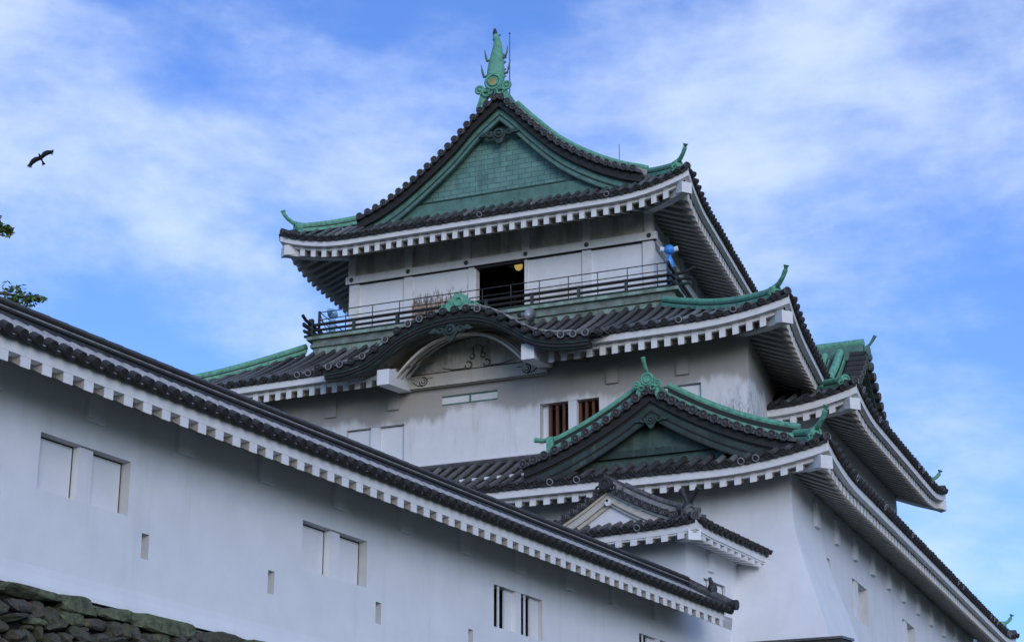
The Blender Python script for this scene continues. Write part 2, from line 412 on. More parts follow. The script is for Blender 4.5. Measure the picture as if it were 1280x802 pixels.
    def rafters(s, mb, side, pitch, d0, d1, wd, h, ztop, slope, skip=()):
        Ln, f = s.edge(side); n = round((Ln) / pitch); p = Ln / n
        for i in range(1, n):
            u = i * p + random.gauss(0, .006)
            if any(a < u < b for a, b in skip): continue
            c = min(u, Ln - u)
            if c < d0 + .22: continue
            e = min(d1, c - .12)
            pts = []
            for d, uu in ((d0, u - wd / 2), (d0, u + wd / 2), (e, u + wd / 2), (e, u - wd / 2)): pts.append((d, uu))
            bot = [s.Pb(side, uu, d, ztop - h, slope) for d, uu in pts]; top = [s.Pb(side, uu, d, ztop, slope) for d, uu in pts]
            mb.mat('shaded_rafter_plaster'); mb.hexa(bot + top)
            fr = [s.Pb(side, uu, d, z, slope) for z in (ztop - h - .004, ztop) for d, uu in ((d0 - .03, u - wd / 2 - .003), (d0 - .03, u + wd / 2 + .003), (d0 - .001, u + wd / 2 + .003), (d0 - .001, u - wd / 2 - .003))]
            mb.mat('trim_plaster'); mb.hexa(fr)      # paler end cap: front light on the rafter put into colour
    def soffit(s, mb, side, d0, d1, z, slope, gaps=()):
        Ln, f = s.edge(side); us = s.samples(Ln)
        for a, b in zip(us, us[1:]):
            if any(g0 < (a + b) / 2 < g1 for g0, g1 in gaps): continue
            ea, eb = min(d1, a, Ln - a), min(d1, b, Ln - b)
            K = 3
            for k in range(K):
                q = []
                for u, e, t in ((a, ea, k / K), (b, eb, k / K), (b, eb, (k + 1) / K), (a, ea, (k + 1) / K)):
                    d = min(d0, e) + (e - min(d0, e)) * t
                    q.append(s.Pb(side, u, d, z, slope))
                mb.quad(*q)
    def corner(s, which):      # corner local xy, inward diagonal
        return {'fr': ((s.x1, s.y0), (-1, 1)), 'fl': ((s.x0, s.y0), (1, 1)), 'br': ((s.x1, s.y1), (-1, -1)), 'bl': ((s.x0, s.y1), (1, -1))}[which]
    def D(s, which, d, dz):    # point on the diagonal at inward distance d (per axis)
        (cx, cy), (ix, iy) = s.corner(which)
        x, y = cx + ix * d, cy + iy * d
        lf = s.U * max(0, 1 - max(d, 0) / s.UL) ** 2.1
        return Vector(s.G(x, y, s.z + lf + dz))
    def hip_beam(s, mb, which, din, z, slope, wd=.26, h=.30):
        (cx, cy), (ix, iy) = s.corner(which)
        a = Vector(s.G(cx + ix, cy + iy, 0)) - Vector(s.G(cx, cy, 0)); a.normalize(); lat = a.cross(Vector((0, 0, 1)))
        rs = []
        for d in (.16, .3, .8, din):
            c = s.D(which, d, z + slope * d)
            rs.append([c - lat * wd / 2, c + lat * wd / 2, c + lat * wd / 2 + Vector((0, 0, h)), c - lat * wd / 2 + Vector((0, 0, h))])
        mb.rings(rs)
        c0 = s.D(which, .08, z + slope * .08 - .02); c1 = c0 + a * .34 + Vector((0, 0, slope * .2)); w2 = wd / 2 + .035      # plastered cap on the beam end
        mb.hexa([c0 - lat * w2, c0 + lat * w2, c1 + lat * w2, c1 - lat * w2] + [p + Vector((0, 0, h + .03)) for p in (c0 - lat * w2, c0 + lat * w2, c1 + lat * w2, c1 - lat * w2)])
    def hip_ridge(s, parent, which, din, mat, h=.26, wd=.24, horn=1., small=False, start=.42):
        e = empty('hip_ridge', s.D(which, start, .1), parent) if False else None
        (cx, cy), (ix, iy) = s.corner(which)
        a = (Vector(s.G(cx + ix, cy + iy, 0)) - Vector(s.G(cx, cy, 0))).normalized(); lat = a.cross(Vector((0, 0, 1)))
        mb = MB(); mb.mat(mat)
        ds = [start + (din - start) * i / 10 for i in range(11)]
        pf = (lambda d: max(s.prof(d), s.fprof(d))) if which[0] == 'f' else s.prof
        def pt(d, dz): return s.D(which, d, pf(d) + dz)
        mb.rings([[pt(d, .0) - lat * wd / 2, pt(d, .0) + lat * wd / 2, pt(d, h * .42) + lat * wd / 2, pt(d, h * .42) - lat * wd / 2] for d in ds])
        mb.mat('black_wood'); mb.rings([[pt(d, h * .42) - lat * wd * .36, pt(d, h * .42) + lat * wd * .36, pt(d, h * .62) + lat * wd * .36, pt(d, h * .62) - lat * wd * .36] for d in ds]); mb.mat(mat)
        mb.tube([pt(d, h * .86) for d in ds], wd * .42, 10)
        ridge = mb.build('hip_ridge', parent)
        om = MB(); om.mat(mat)
        c = pt(start, h * .75)
        om.tube([c + a * .12, c - a * .08], [.17, .155], 14)
        om.torus(c - a * .09, -a, .11, .028, 16, 6)
        for sg in (-1, 1):
            om.torus(c - a * .05 + lat * sg * .15 - Vector((0, 0, .10)), a, .055, .022, 12, 5)
            om.rings([[c + lat * sg * .04 - a * t - Vector((0, 0, .06)), c + lat * sg * .24 - a * t - Vector((0, 0, .24)), c + lat * sg * .12 - a * t - Vector((0, 0, .24))] for t in (-.05, .05)])
        if horn > .1:
            hp = [c + Vector((0, 0, .05)) + a * .5 * horn, c + Vector((0, 0, .10)) + a * .1, c - a * .20 * horn + Vector((0, 0, .15 * horn)), c - a * .40 * horn + Vector((0, 0, .27 * horn)), c - a * .54 * horn + Vector((0, 0, .42 * horn)), c - a * .60 * horn + Vector((0, 0, .56 * horn))]
            om.tube(hp, [.06, .075, .068, .06, .065, .085], 9)
        om.build('ridge_end_ornament', parent)
        tm = MB(); tm.mat('tile_end'); q = s.D(which, .06, .09)
        tm.tube([s.D(which, .42, s.prof(.42) + .12), s.D(which, .2, .12), q - a * .04], [.10, .105, .12], 12)
        tm.mat('roof_tile'); tm.torus(q - a * .045, -a, .10, .022, 14, 5)
        for k in (-1, 1): tm.mat('tile_end'); tm.tube([s.D(which, .4, .10) + lat * k * .17, s.D(which, .14, .04) + lat * k * .20], .085, 10)
        tm.build('corner_tiles', parent)
        return ridge

ID = lambda x, y, z: (x, y, z)
def roof_set(parent, name, R, sides, pitch, rpitch, over, limits, starts={}, gaps={}, raf_skip={}, zA=(-.30, -.02), zB=(-.40, -.30), zR=(-.38, .16), rw=.17, dA=(0., .15), dB=(.20, .32), sl=.30, tile_r=.078, corners=('fr', 'fl'), hip_in=None, hip_mat='bright_verdigris', band_sides=None, horn=1., roof_mat='roof_tile', hb=True, zS=None, back_horn=None):
    rb = MB(); rb.mat(roof_mat); sb = MB()
    base = MB(); base.mat('tile_joint'); lip = MB(); lip.mat('tile_end'); ends = MB()
    for sd in sides: R.rows(rb, base, sd, pitch, limits[sd], starts.get(sd), r=tile_r, end_mb=ends, lip_mb=lip)
    o = len(rb.v)
    # merge sheets into one tiled surface
    for src in (base, lip, ends):
        off = len(rb.v); rb.v += src.v
        for f, m in zip(src.f, src.m):
            nm = src.mats[m]
            if nm not in rb.mats: rb.mats.append(nm)
            rb.f.append([off + i for i in f]); rb.m.append(rb.mats.index(nm))
    roof = rb.build(name, parent, normals=False)
    for sd in (band_sides or sides):
        Ln_ = R.edge(sd)[0]; gs = gaps.get(sd, [])
        for cut in ([[]] if not gs else [[(gs[0][0], Ln_ + 9)], [(-9, gs[0][1])]]):      # an eave broken by a gable has two runs
            inner = [(c0 + 1.6 if c0 > 0 else c0, c1 - .6 if c1 < Ln_ else c1) for c0, c1 in cut]
            rsk = list(raf_skip.get(sd, ())); rsk = [((k0, k1) if not cut else ((k0, Ln_ + 9) if cut[0][0] > 0 else (-9, k1))) for k0, k1 in rsk]
            a = MB(); a.mat('trim_plaster'); R.band(a, [sd], dA[0], dA[1], zA[0], zA[1], {sd: cut}); a.build('eave_board', roof)
            f = MB(); f.mat('black_wood'); R.band(f, [sd], -.045, .05, -.085, -.018 + .012, {sd: cut}); f.build('tile_batten', roof)
            b = MB(); b.mat('trim_plaster'); R.band(b, [sd], dB[0], dB[1], zB[0], zB[1] - .003, {sd: inner}); b.build('rafter_board', roof)
            s2 = MB(); s2.mat('shaded_eave_plaster'); R.soffit(s2, sd, dB[1] - .03, over + .02, zS if zS is not None else zB[0] + .06, sl, inner); s2.build('soffit', roof)
            r = MB(); r.mat('shaded_rafter_plaster'); R.rafters(r, sd, rpitch, dB[0] + .003, over, rw, zR[1], zR[0], sl, rsk); r.build('rafters', roof)
    for c in corners:
        if hb:
            h = MB(); h.mat('trim_plaster'); R.hip_beam(h, c, over, zR[0] - zR[1] - .12, sl); h.build('hip_beam', roof)
        if hip_in: R.hip_ridge(roof, c, hip_in + (.5 if c == 'fl' else 0), hip_mat, horn=horn if c[0] == 'f' or back_horn is None else back_horn)
    return roof

# ------------------------------------------------------------------ walls and windows
def wall_panel(mb, T, u0, u1, z0, z1, holes=(), rec=.22):
    us = sorted({u0, u1, *[h[0] for h in holes], *[h[1] for h in holes]}); zs = sorted({z0, z1, *[h[2] for h in holes], *[h[3] for h in holes]})
    for a, b in zip(us, us[1:]):
        for c, d in zip(zs, zs[1:]):
            m = ((a + b) / 2, (c + d) / 2)
            if any(h[0] < m[0] < h[1] and h[2] < m[1] < h[3] for h in holes): continue
            mb.quad(T(a, 0, c), T(b, 0, c), T(b, 0, d), T(a, 0, d))
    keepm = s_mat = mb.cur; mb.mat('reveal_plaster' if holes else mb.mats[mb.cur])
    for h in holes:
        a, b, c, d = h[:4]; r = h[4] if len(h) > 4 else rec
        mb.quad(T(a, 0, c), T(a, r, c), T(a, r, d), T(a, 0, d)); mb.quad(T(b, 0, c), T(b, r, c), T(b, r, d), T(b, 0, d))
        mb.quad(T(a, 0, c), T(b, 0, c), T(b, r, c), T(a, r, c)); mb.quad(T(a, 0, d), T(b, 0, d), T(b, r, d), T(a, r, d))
    mb.cur = keepm
def shutter_window(parent, T, u0, u1, z0, z1, rec, mull=(.42, .58), mat='plaster', front=.015):
    """plastered double window: a pier in the middle, a closed shutter in each bay"""
    w = u1 - u0
    m = MB(); m.mat(mat); a, b = u0 + w * mull[0], u0 + w * mull[1]
    m.box(T, a, b, front, rec, z0 + .002, z1 - .002); o = m.build('window', parent)
    for x0, x1 in ((u0 + .004, a - .004), (b + .004, u1 - .004)):
        s = MB(); s.mat(mat); s.box(T, x0, x1, rec - .02, rec + .04, z0 - .01, z1 + .01)
        s.mat('dark_wood'); s.box(T, x0 + .002, x1 - .002, rec - .026, rec - .021, z1 - .022, z1 - .003); s.box(T, x1 - .020, x1 - .004, rec - .026, rec - .021, z0 + .004, z1 - .023)
        s.build('shutter', o)
    return o
def slot(parent, T, u0, u1, z0, z1, rec):
    m = MB(); m.mat('plaster'); m.box(T, u0 + .002, u1 - .002, rec - .01, rec + .05, z0 + .002, z1 - .002); return m.build('loophole', parent)

# gable face, barge board, verge tiles --------------------------------------------------
def arc_points(fn, w0, w1, n=40):
    return [(w0 + (w1 - w0) * i / n, fn(w0 + (w1 - w0) * i / n)) for i in range(n + 1)]
def resample(pts, step):
    out = [pts[0]]; acc = 0
    for a, b in zip(pts, pts[1:]):
        seg = math.hypot(b[0] - a[0], b[1] - a[1]); t = step - acc
        while t <= seg: out.append((a[0] + (b[0] - a[0]) * t / seg, a[1] + (b[1] - a[1]) * t / seg)); t += step
        acc = seg - (t - step)
    return out
def verge(parent, G, zf, wl, wr, yv, depth, pitch=.31, r=.085, board=('dark_copper', .34, .12), tile='tile_end', plaster_gap=True):
    """G(w, y, z) -> world; zf(w) surface height; verge tiles at yv, running back depth"""
    tm = MB(); bm_ = MB(); bm_.mat(board[0]); sm = MB(); sm.mat('roof_tile')
    for sgn, wm in ((-1, wl), (1, wr)):
        pts = arc_points(zf, 0.0, sgn * wm)
        for (w_, z_) in resample(pts[1:], pitch):
            a = G(w_, yv - .04, z_ + .05); b = G(w_, yv + depth, z_ + .07)
            tm.mat(tile); tm.tube([b, a], r * 1.15, 10)
            nd = (Vector(a) - Vector(b)).normalized(); tm.mat('roof_tile'); tm.torus(a, nd, r * .95, r * .22, 12, 4); tm.blob(a, r * .4, 6, 4)
            if random.random() < .3: tm.mat('tile_mortar'); tm.tube([G(w_ + .09, yv + .02, z_ + .09), G(w_ + .05, yv + depth * .6, z_ + .13)], .035, 6)
        y0, y1 = yv, yv + depth
        rs = [[G(w_, y0, z_ - .03), G(w_, y1, z_ - .03), G(w_, y1, z_ + .07), G(w_, y0, z_ + .07)] for w_, z_ in pts]
        sm.rings(rs)
        h, t = board[1], board[2]
        path = [Vector(G(w_, yv + .10, z_ - .04)) for w_, z_ in pts]
        rs = []
        for i, p in enumerate(path):
            rs.append([p, Vector(G(pts[i][0], yv + .10 + t, pts[i][1] - .04)), Vector(G(pts[i][0], yv + .10 + t, pts[i][1] - .04 - h)), Vector(G(pts[i][0], yv + .10, pts[i][1] - .04 - h))])
        bm_.rings(rs)
    v = tm.build('verge_tiles', parent); sm.build('verge_bed', parent); bm_.build('barge_lining', parent)
def barge_board(parent, G, zf, wl, wr, y, drop, h, t, mat, name='barge_board', trim=None):
    m = MB()
    for sgn, wm in ((-1, wl), (1, wr)):
        pts = arc_points(zf, 0.0, sgn * wm, 28)
        m.mat(mat)
        m.rings([[G(w_, y, z_ - drop), G(w_, y + t, z_ - drop), G(w_, y + t, z_ - drop - h), G(w_, y, z_ - drop - h)] for w_, z_ in pts])
        if trim:
            m.mat(trim)
            for dd in (0.0, .5, .93):
                m.rings([[G(w_, y - .03, z_ - drop - h * dd), G(w_, y, z_ - drop - h * dd), G(w_, y, z_ - drop - h * dd - .045), G(w_, y - .03, z_ - drop - h * dd - .045)] for w_, z_ in pts])
    return m.build(name, parent)
def pediment(parent, G, zf, wl, wr, y, z0, drop, mat, strip=None, name='gable_wall'):
    m = MB(); m.mat(mat); pts = [p for p in arc_points(zf, -wl, wr, 48)]
    for a, b in zip(pts, pts[1:]):
        za, zb = a[1] - drop, b[1] - drop
        if max(za, zb) <= z0: continue
        m.quad(G(a[0], y, z0), G(b[0], y, z0), G(b[0], y, max(zb, z0)), G(a[0], y, max(za, z0)))
    return m.build(name, parent)
def demon_tile(parent, G, w0, y, z, k, mat, gold=None, horn=True, name='ridge_end_ornament', legs=True):
    """crest disc with side curls and splayed feet at the front of a ridge"""
    m = MB(); m.mat(mat); f = Vector(G(0, -1, 0)) - Vector(G(0, 0, 0)); f.normalize()
    P = lambda a, b, c: Vector(G(w0 + a * k, y + b * k, z + c * k))
    m.tube([P(0, .16, .42), P(0, -.04, .42)], .30 * k, 20); m.torus(P(0, -.05, .42), f, .24 * k, .045 * k, 20, 6)
    if gold: m.mat(gold)
    m.tube([P(0, 0, .42), P(0, -.08, .42)], .12 * k, 14); m.mat(mat)
    m.torus(P(0, -.07, .42), f, .14 * k, .03 * k, 16, 5)
    # feet
    for s_ in (-1, 1):
        sec = [(.02, .30), (.30, .26), (.44, .10), (.50, -.12), (.60, -.38), (.46, -.50), (.36, -.34), (.28, -.14), (.14, .0), (.02, .06)]
        if not legs: sec = [(.02, .3), (.3, .26), (.5, .1), (.8, -.08), (1.0, -.14), (1.0, -.24), (.5, -.2), (.02, -.1)]
        rs = [[P(s_ * a, b, c) for a, c in sec] for b in (.12, -.02)]
        m.rings(rs)
        m.torus(P(s_ * .46, -.04, .22), f, .12 * k, .05 * k, 14, 6); m.blob(P(s_ * .46, -.04, .22), .07 * k)
        m.torus(P(s_ * .24, -.05, .06), f, .10 * k, .035 * k, 12, 5)
        m.tube([P(s_ * .1, -.05, .12), P(s_ * .3, -.08, .13), P(s_ * .42, -.05, .05)], .04 * k, 6)
    if horn:
        m.tube([P(0, .5, .62), P(0, .1, .68), P(0, -.12, .82), P(-.02, -.3, 1.06), P(-.02, -.42, 1.26)], [.07 * k, .075 * k, .075 * k, .085 * k, .10 * k], 10)
    return m.build(name, parent, False)
def pendant(parent, G, w0, y, z, k, mat):
    m = MB(); m.mat(mat)
    prof = [(0, .22), (.10, .20), (.16, .08), (.30, .14), (.44, .10), (.56, .14), (.74, .02), (.62, -.02), (.5, .0), (.38, -.08), (.24, -.06), (.16, -.16), (.10, -.28), (0, -.34)]
    for s_ in (-1, 1): m.rings([[Vector(G(w0 + s_ * a * k, y + t * k, z + c * k)) for a, c in prof] for t in (0, .1)])
    f = (Vector(G(0, -1, 0)) - Vector(G(0, 0, 0))).normalized()
    m.torus(G(w0, y - .02 * k, z + .02 * k), f, .13 * k, .04 * k, 16, 6); m.blob(G(w0, y - .02, z + .02 * k), .07 * k)
    for s_ in (-1, 1): m.torus(G(w0 + s_ * .34 * k, y - .02 * k, z + .02 * k), f, .08 * k, .03 * k, 12, 5)
    return m.build('gable_pendant', parent)
def slope_ridge(parent, G, zf, wa, wb, y, mat, h=.30, wd=.22, tip=None, lower=None, name='descending_ridge'):
    m = MB(); pts = arc_points(zf, wa, wb, 18)
    m.mat(lower or mat); m.rings([[G(w_, y, z_ + .04), G(w_, y + wd, z_ + .04), G(w_, y + wd, z_ + h * .52), G(w_, y, z_ + h * .52)] for w_, z_ in pts])
    if not lower or lower == mat:
        m.mat('black_wood'); m.rings([[G(w_, y + .04, z_ + h * .5), G(w_, y + wd - .04, z_ + h * .5), G(w_, y + wd - .04, z_ + h * .78), G(w_, y + .04, z_ + h * .78)] for w_, z_ in pts])
    else:
        m.rings([[G(w_, y + .02, z_ + h * .5), G(w_, y + wd - .02, z_ + h * .5), G(w_, y + wd - .02, z_ + h * .72), G(w_, y + .02, z_ + h * .72)] for w_, z_ in pts])
    m.mat(mat); m.tube([G(w_, y + wd / 2, z_ + h * .88) for w_, z_ in pts], wd * .40, 10)
    if tip:
        w_, z_ = pts[-1]; sg = 1 if wb > wa else -1
        m.box(lambda u, d, z: G(w_ + sg * u, y + d, z_ + z), -.06, .12, -.06, wd + .06, -.05, h * 1.05)
        m.tube([G(w_ - sg * .1, y + wd / 2, z_ + h), G(w_ + sg * .25, y + wd / 2, z_ + h * .95), G(w_ + sg * .5, y + wd / 2, z_ + h * 1.05)], [.07, .06, .07], 8)
    return m.build(name, parent)
def slope_sheet(mb, G, zf, wa, wb, y0, y1, pitch, zmain):
    """roof behind a gable: rows running down from the ridge until they meet the main surface"""
    n = max(1, int((y1 - y0) / pitch))
    for i in range(n):
        a, b = y0 + (y1 - y0) * i / n, y0 + (y1 - y0) * (i + 1) / n
        pts = arc_points(zf, wa, wb, 14)
        for p, q in zip(pts, pts[1:]):
            if zmain and zmain(q[0], a) > q[1] + .15: break
            mb.mat('tile_joint'); mb.quad(G(p[0], a, p[1]), G(q[0], a, q[1]), G(q[0], b, q[1]), G(p[0], b, p[1]))
        cut = [p for p in pts if not zmain or zmain(p[0], a) < p[1] + .1]
        if len(cut) > 1:
            mb.mat('roof_tile'); mb.tube([G(p[0], a, p[1] + .03) for p in cut], .08, 6)

# ================================================================== the keep
XL, XR, Y3 = -26.79, -16.66, 50.96
keep = thing(empty('castle_keep', (-21.5, 55, 6.0)), 'white three-storey castle keep with green-ridged tiered roofs rising over everything', 'castle keep')

# --- storey planes
W2 = dict(x0=-30.7, x1=-12.8, y0=47.02, y1=65.0)
W1 = dict(x0=-32.2, x1=-11.48, y0=45.70, y1=71.9)

TF = lambda Y: (lambda u, d, z: (u, Y + d, z))           # a wall facing the viewer
TR = lambda X: (lambda u, d, z: (X - d, u, z))           # a wall facing right
TLf = lambda X: (lambda u, d, z: (X + d, u, z))
TB = lambda Y: (lambda u, d, z: (u, Y - d, z))

# --- lower storey -------------------------------------------------
def flare(z):      # outward curve of the stone-drop skirt at the corner
    t = max(0., min(1., (12.9 - z) / 3.9)); return 1.02 * (t * t * (3 - 2 * t)) * .75 + .25 * t * 1.0
lw = MB(); lw.mat('plaster')
rwin = [(52.04, 53.9, 11.35, 12.43), (58.75, 60.6, 11.35, 12.45), (65.5, 67.3, 11.35, 12.45)]
wall_panel(lw, TF(W1['y0']), W1['x0'], W1['x1'], 6.4, 14.6)
wall_panel(lw, TR(W1['x1']), W1['y0'], W1['y1'], 6.4, 14.6, [(*r, .30) for r in rwin] + [(48.95, 49.5, 12.05, 12.42, .25)])
wall_panel(lw, TB(W1['y1']), W1['x0'], W1['x1'], 6.4, 14.6); wall_panel(lw, TLf(W1['x0']), W1['y0'], W1['y1'], 6.4, 14.6)
lw.build('lower_wall', keep)
sk = MB(); sk.mat('plaster')
zs = [12.95 - i * (12.95 - 8.9) / 22 for i in range(23)]
XA, YB = -14.6, 48.75
front = [[Vector((XA, W1['y0'] - .006 - flare(z) * .85, z)), Vector((W1['x1'] + .006 + flare(z), W1['y0'] - .006 - flare(z) * .85, z))] for z in zs]
side = [[Vector((W1['x1'] + .006 + flare(z), W1['y0'] - .006 - flare(z) * .85, z)), Vector((W1['x1'] + .006 + flare(z), YB, z))] for z in zs]
rear = [[Vector((W1['x1'] + .006 + flare(z), YB, z)), Vector((W1['x1'], YB, z))] for z in zs]
for r_ in (front, side, rear): sk.rings(r_, False)
lf_ = [[Vector((XA, W1['y0'] - .006 - flare(z) * .85, z)), Vector((XA, W1['y0'], z))] for z in zs]; sk.rings(lf_, False)
sk.quad(front[-1][0], front[-1][1], (W1['x1'] + 1, W1['y0'], 8.9), (XA, W1['y0'], 8.9))
o = sk.build('stone_drop_skirt', keep, True)
hd = MB(); hd.mat('dark_wood')
hd.box(lambda u, d, z: (u, 44.0 + d, z + .1 * d), -12.5, -10.05, 0, 1.2, 9.28, 9.36)
hd.mat('roof_tile'); hd.box(lambda u, d, z: (u, 44.0 + d, z + .1 * d), -12.55, -10.0, -.05, 1.2, 9.362, 9.42)
hd.mat('trim_plaster')
for i in range(6): hd.box(lambda u, d, z: (u, 44.1 + d, z + .1 * d), -12.3 + i * .4, -12.2 + i * .4, 0, 1.0, 9.16, 9.278)
hood = hd.build('hood', keep); hood['label'] = 'dark narrow hood roof at the foot of the flared corner'
for (a, b, c, d) in rwin:
    m = MB(); m.mat('plaster'); m.box(TR(W1['x1']), a + .42, a + .80, .02, .34, c + .002, d - .002); wo_ = m.build('window', keep)
    for x0, x1 in ((a + .004, a + .416), (a + .804, b - .004)):
        s_ = MB(); s_.mat('plaster'); s_.box(TR(W1['x1']), x0, x1, .28, .34, c - .01, d + .01); s_.build('shutter', wo_)
m = MB(); m.mat('plaster'); m.box(TR(W1['x1']), 48.94, 49.51, .24, .3, 12.04, 12.43); m.build('loophole', keep)
for k in range(11):
    y = 48.1 + k * 2.18
    m = MB(); m.mat('plaster'); m.box(TR(W1['x1']), y - .17, y + .17, -.10, .02, 12.98, 13.62); m.build('beam_end', keep)

R1 = Roof(ID, -33.6, -10.18, 44.40, 73.7, 13.89, eave_profile(.47, .03), .38, 3.2)
full = lambda v: (lambda u: v)
wing_lim = lambda u: 2.6 if u < 6.4 else (1.5 if u < 17.3 else 2.6)
roof1 = roof_set(keep, 'roof', R1, ['front', 'right'], .362, .388, 1.32, {'front': full(2.64), 'right': lambda u: 2.6}, corners=('fr', 'br'), hip_in=1.35, tile_r=.083, zA=(-.28, -.03), zB=(-.36, -.22), zR=(-.20, .38), sl=.43, zS=-.19, back_horn=.8, rw=.165)
roof1['label'] = 'lowest roof with the long eave running back along the right side'
mm = MB(); mm.mat('tile_joint'); mm.quad((-33, 46.9, 15.2), (-12.8, 46.9, 15.2), (-12.8, 47.1, 15.5), (-33, 47.1, 15.5)); 
mm.mat('roof_tile'); mm.tube([(-32, 46.98, 15.36), (-12.85, 46.98, 15.36)], .10, 8); mm.build('wall_flashing', roof1)

# --- middle storey ------------------------------------------------
mw = MB(); mw.mat('grime_shade_plaster')
w_l = (-24.70, -22.87, 15.72, 16.77); w_m = (-18.74, -17.01, 15.72, 16.87); w_r = (-15.6, -14.12, 15.85, 16.95); w_s = (-21.72, -20.01, 17.15, 17.44)
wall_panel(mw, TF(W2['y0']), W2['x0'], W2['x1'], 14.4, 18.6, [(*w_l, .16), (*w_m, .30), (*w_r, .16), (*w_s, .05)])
wall_panel(mw, lambda u, d, z: (W2['x1'] - .10 * (u - W2['y0']) - d, u, z), W2['y0'], W2['y1'], 14.4, 18.6); wall_panel(mw, TB(W2['y1']), W2['x0'] - 1.8, W2['x1'] - 1.8, 14.4, 18.6); wall_panel(mw, lambda u, d, z: (W2['x0'] - .10 * (u - W2['y0']) + d, u, z), W2['y0'], W2['y1'], 14.4, 18.6)
mw.mat('trim_plaster'); mw.box(TF(W2['y0']), W2['x0'], W2['x1'] + .03, -.05, .0, 15.30, 15.50)
mw.build('middle_wall', keep)
shutter_window(keep, TF(W2['y0']), *w_l, .14, (.42, .57)); shutter_window(keep, TF(W2['y0']), *w_r, .14, (.4, .5))
m = MB(); m.mat('plaster'); m.box(TF(W2['y0']), w_m[0] + .83, w_m[0] + 1.07, .01, .3, w_m[2] + .002, w_m[3] - .002); wo_ = m.build('window', keep)
wo_['label'] = 'open window with red-brown wooden bars'
bk = MB(); bk.mat('interior'); bk.box(TF(W2['y0']), w_m[0] - .1, w_m[1] + .1, .95, 1.0, w_m[2] - .1, w_m[3] + .1); bk.box(TF(W2['y0']), w_m[0] - .1, w_m[0] - .05, .31, .95, w_m[2], w_m[3]); bk.box(TF(W2['y0']), w_m[1] + .05, w_m[1] + .1, .31, .95, w_m[2], w_m[3])
bk.mat('plaster'); bk.box(TF(W2['y0']), w_m[0] + .004, w_m[0] + .17, .24, .3, w_m[2] + .002, w_m[3] - .002); bk.build('dark_room', wo_)
for x in [w_m[0] + t for t in (.24, .44, .64, .80, 1.12, 1.30, 1.50, 1.68)]:
    b_ = MB(); b_.mat('red_wood'); b_.box(TF(W2['y0']), x - .035, x + .035, .16, .24, w_m[2], w_m[3]); b_.build('window_bar', wo_)
m = MB(); m.mat('pale_blue_paint')
m.mat('verdigris'); m.box(TF(W2['y0']), w_s[0] + .01, w_s[1] - .01, .045, .07, w_s[2], w_s[3]); m.mat('trim_plaster')
m.box(TF(W2['y0']), w_s[0] + .01, w_s[0] + .83, .03, .045, w_s[2] + .06, w_s[3] - .05); m.box(TF(W2['y0']), w_s[0] + .9, w_s[1] - .01, .03, .045, w_s[2] + .06, w_s[3] - .05)
m.build('vent_panel', keep)
for x in (-29.2, -27.2, -25.2, -23.2, -16.6, -14.6):
    m = MB(); m.mat('grime_shade_plaster'); m.box(TF(W2['y0']), x - .17, x + .17, -.09, .01, 17.2, 17.75); m.build('beam_end', keep)

SK2 = lambda x, y, z: (x - .10 * (y - 45.44), y + .030 * (-14.5 - x) * max(0, 1 - (y - 45.44) / 8) if x < -14.5 else y, z)      # the upper storeys stand a little out of square
R2 = Roof(SK2, -32.3, -11.22, 45.44, 66.6, 18.16, eave_profile(.38, .024), .37, 3.0)
# undulating gable on the front eave of the middle roof
KP = [(-24.7, 17.98), (-24.0, 17.98), (-23.4, 18.06), (-22.87, 18.26), (-22.4, 18.56), (-21.95, 18.82), (-21.4, 19.0), (-20.87, 19.10), (-20.34, 19.13), (-19.8, 19.09), (-19.3, 18.92), (-18.85, 18.66), (-18.4, 18.36), (-17.95, 18.14), (-17.4, 18.02), (-16.8, 17.98), (-16.3, 17.98)]
def kz(x):
    if x <= KP[0][0]: return KP[0][1]
    for (a, za), (b, zb) in zip(KP, KP[1:]):
        if x <= b:
            t = (x - a) / (b - a); i = KP.index((a, za))
            m0 = (KP[i + 1][1] - KP[i - 1][1]) / (KP[i + 1][0] - KP[i - 1][0]) if i > 0 else 0
            m1 = (KP[i + 2][1] - KP[i][1]) / (KP[i + 2][0] - KP[i][0]) if i + 2 < len(KP) else 0
            h = b - a
            return (2 * t ** 3 - 3 * t * t + 1) * za + (t ** 3 - 2 * t * t + t) * h * m0 + (-2 * t ** 3 + 3 * t * t) * zb + (t ** 3 - t * t) * h * m1
    return KP[-1][1]
YK = 44.9
def k_start(u):
    x = R2.x0 + u
    if not (-23.3 < x < -17.5): return 0.
    d = 0.
    while d < 4 and R2.z + R2.prof(d) < kz(x) - .10: d += .05
    return d
gapsA = {'front': [(-24.3 + 32.3, -17.05 + 32.3)]}
roof2 = roof_set(keep, 'roof', R2, ['front', 'right', 'left'], .367, .3675, 1.62, {'front': lambda u: 4.56, 'right': lambda u: 4.3, 'left': lambda u: 4.3}, starts={'front': k_start}, gaps=gapsA, raf_skip={'front': [(-22.4 + 32.3, -18.0 + 32.3)]}, corners=('fr', 'fl', 'br'), hip_in=4.3, zA=(-.27, -.03), zB=(-.36, -.22), zR=(-.20, .44), sl=.38, zS=-.19, rw=.16, tile_r=.083, horn=.95, back_horn=.6)
roof2['label'] = 'middle roof below the balcony, its front eave broken by the undulating gable'

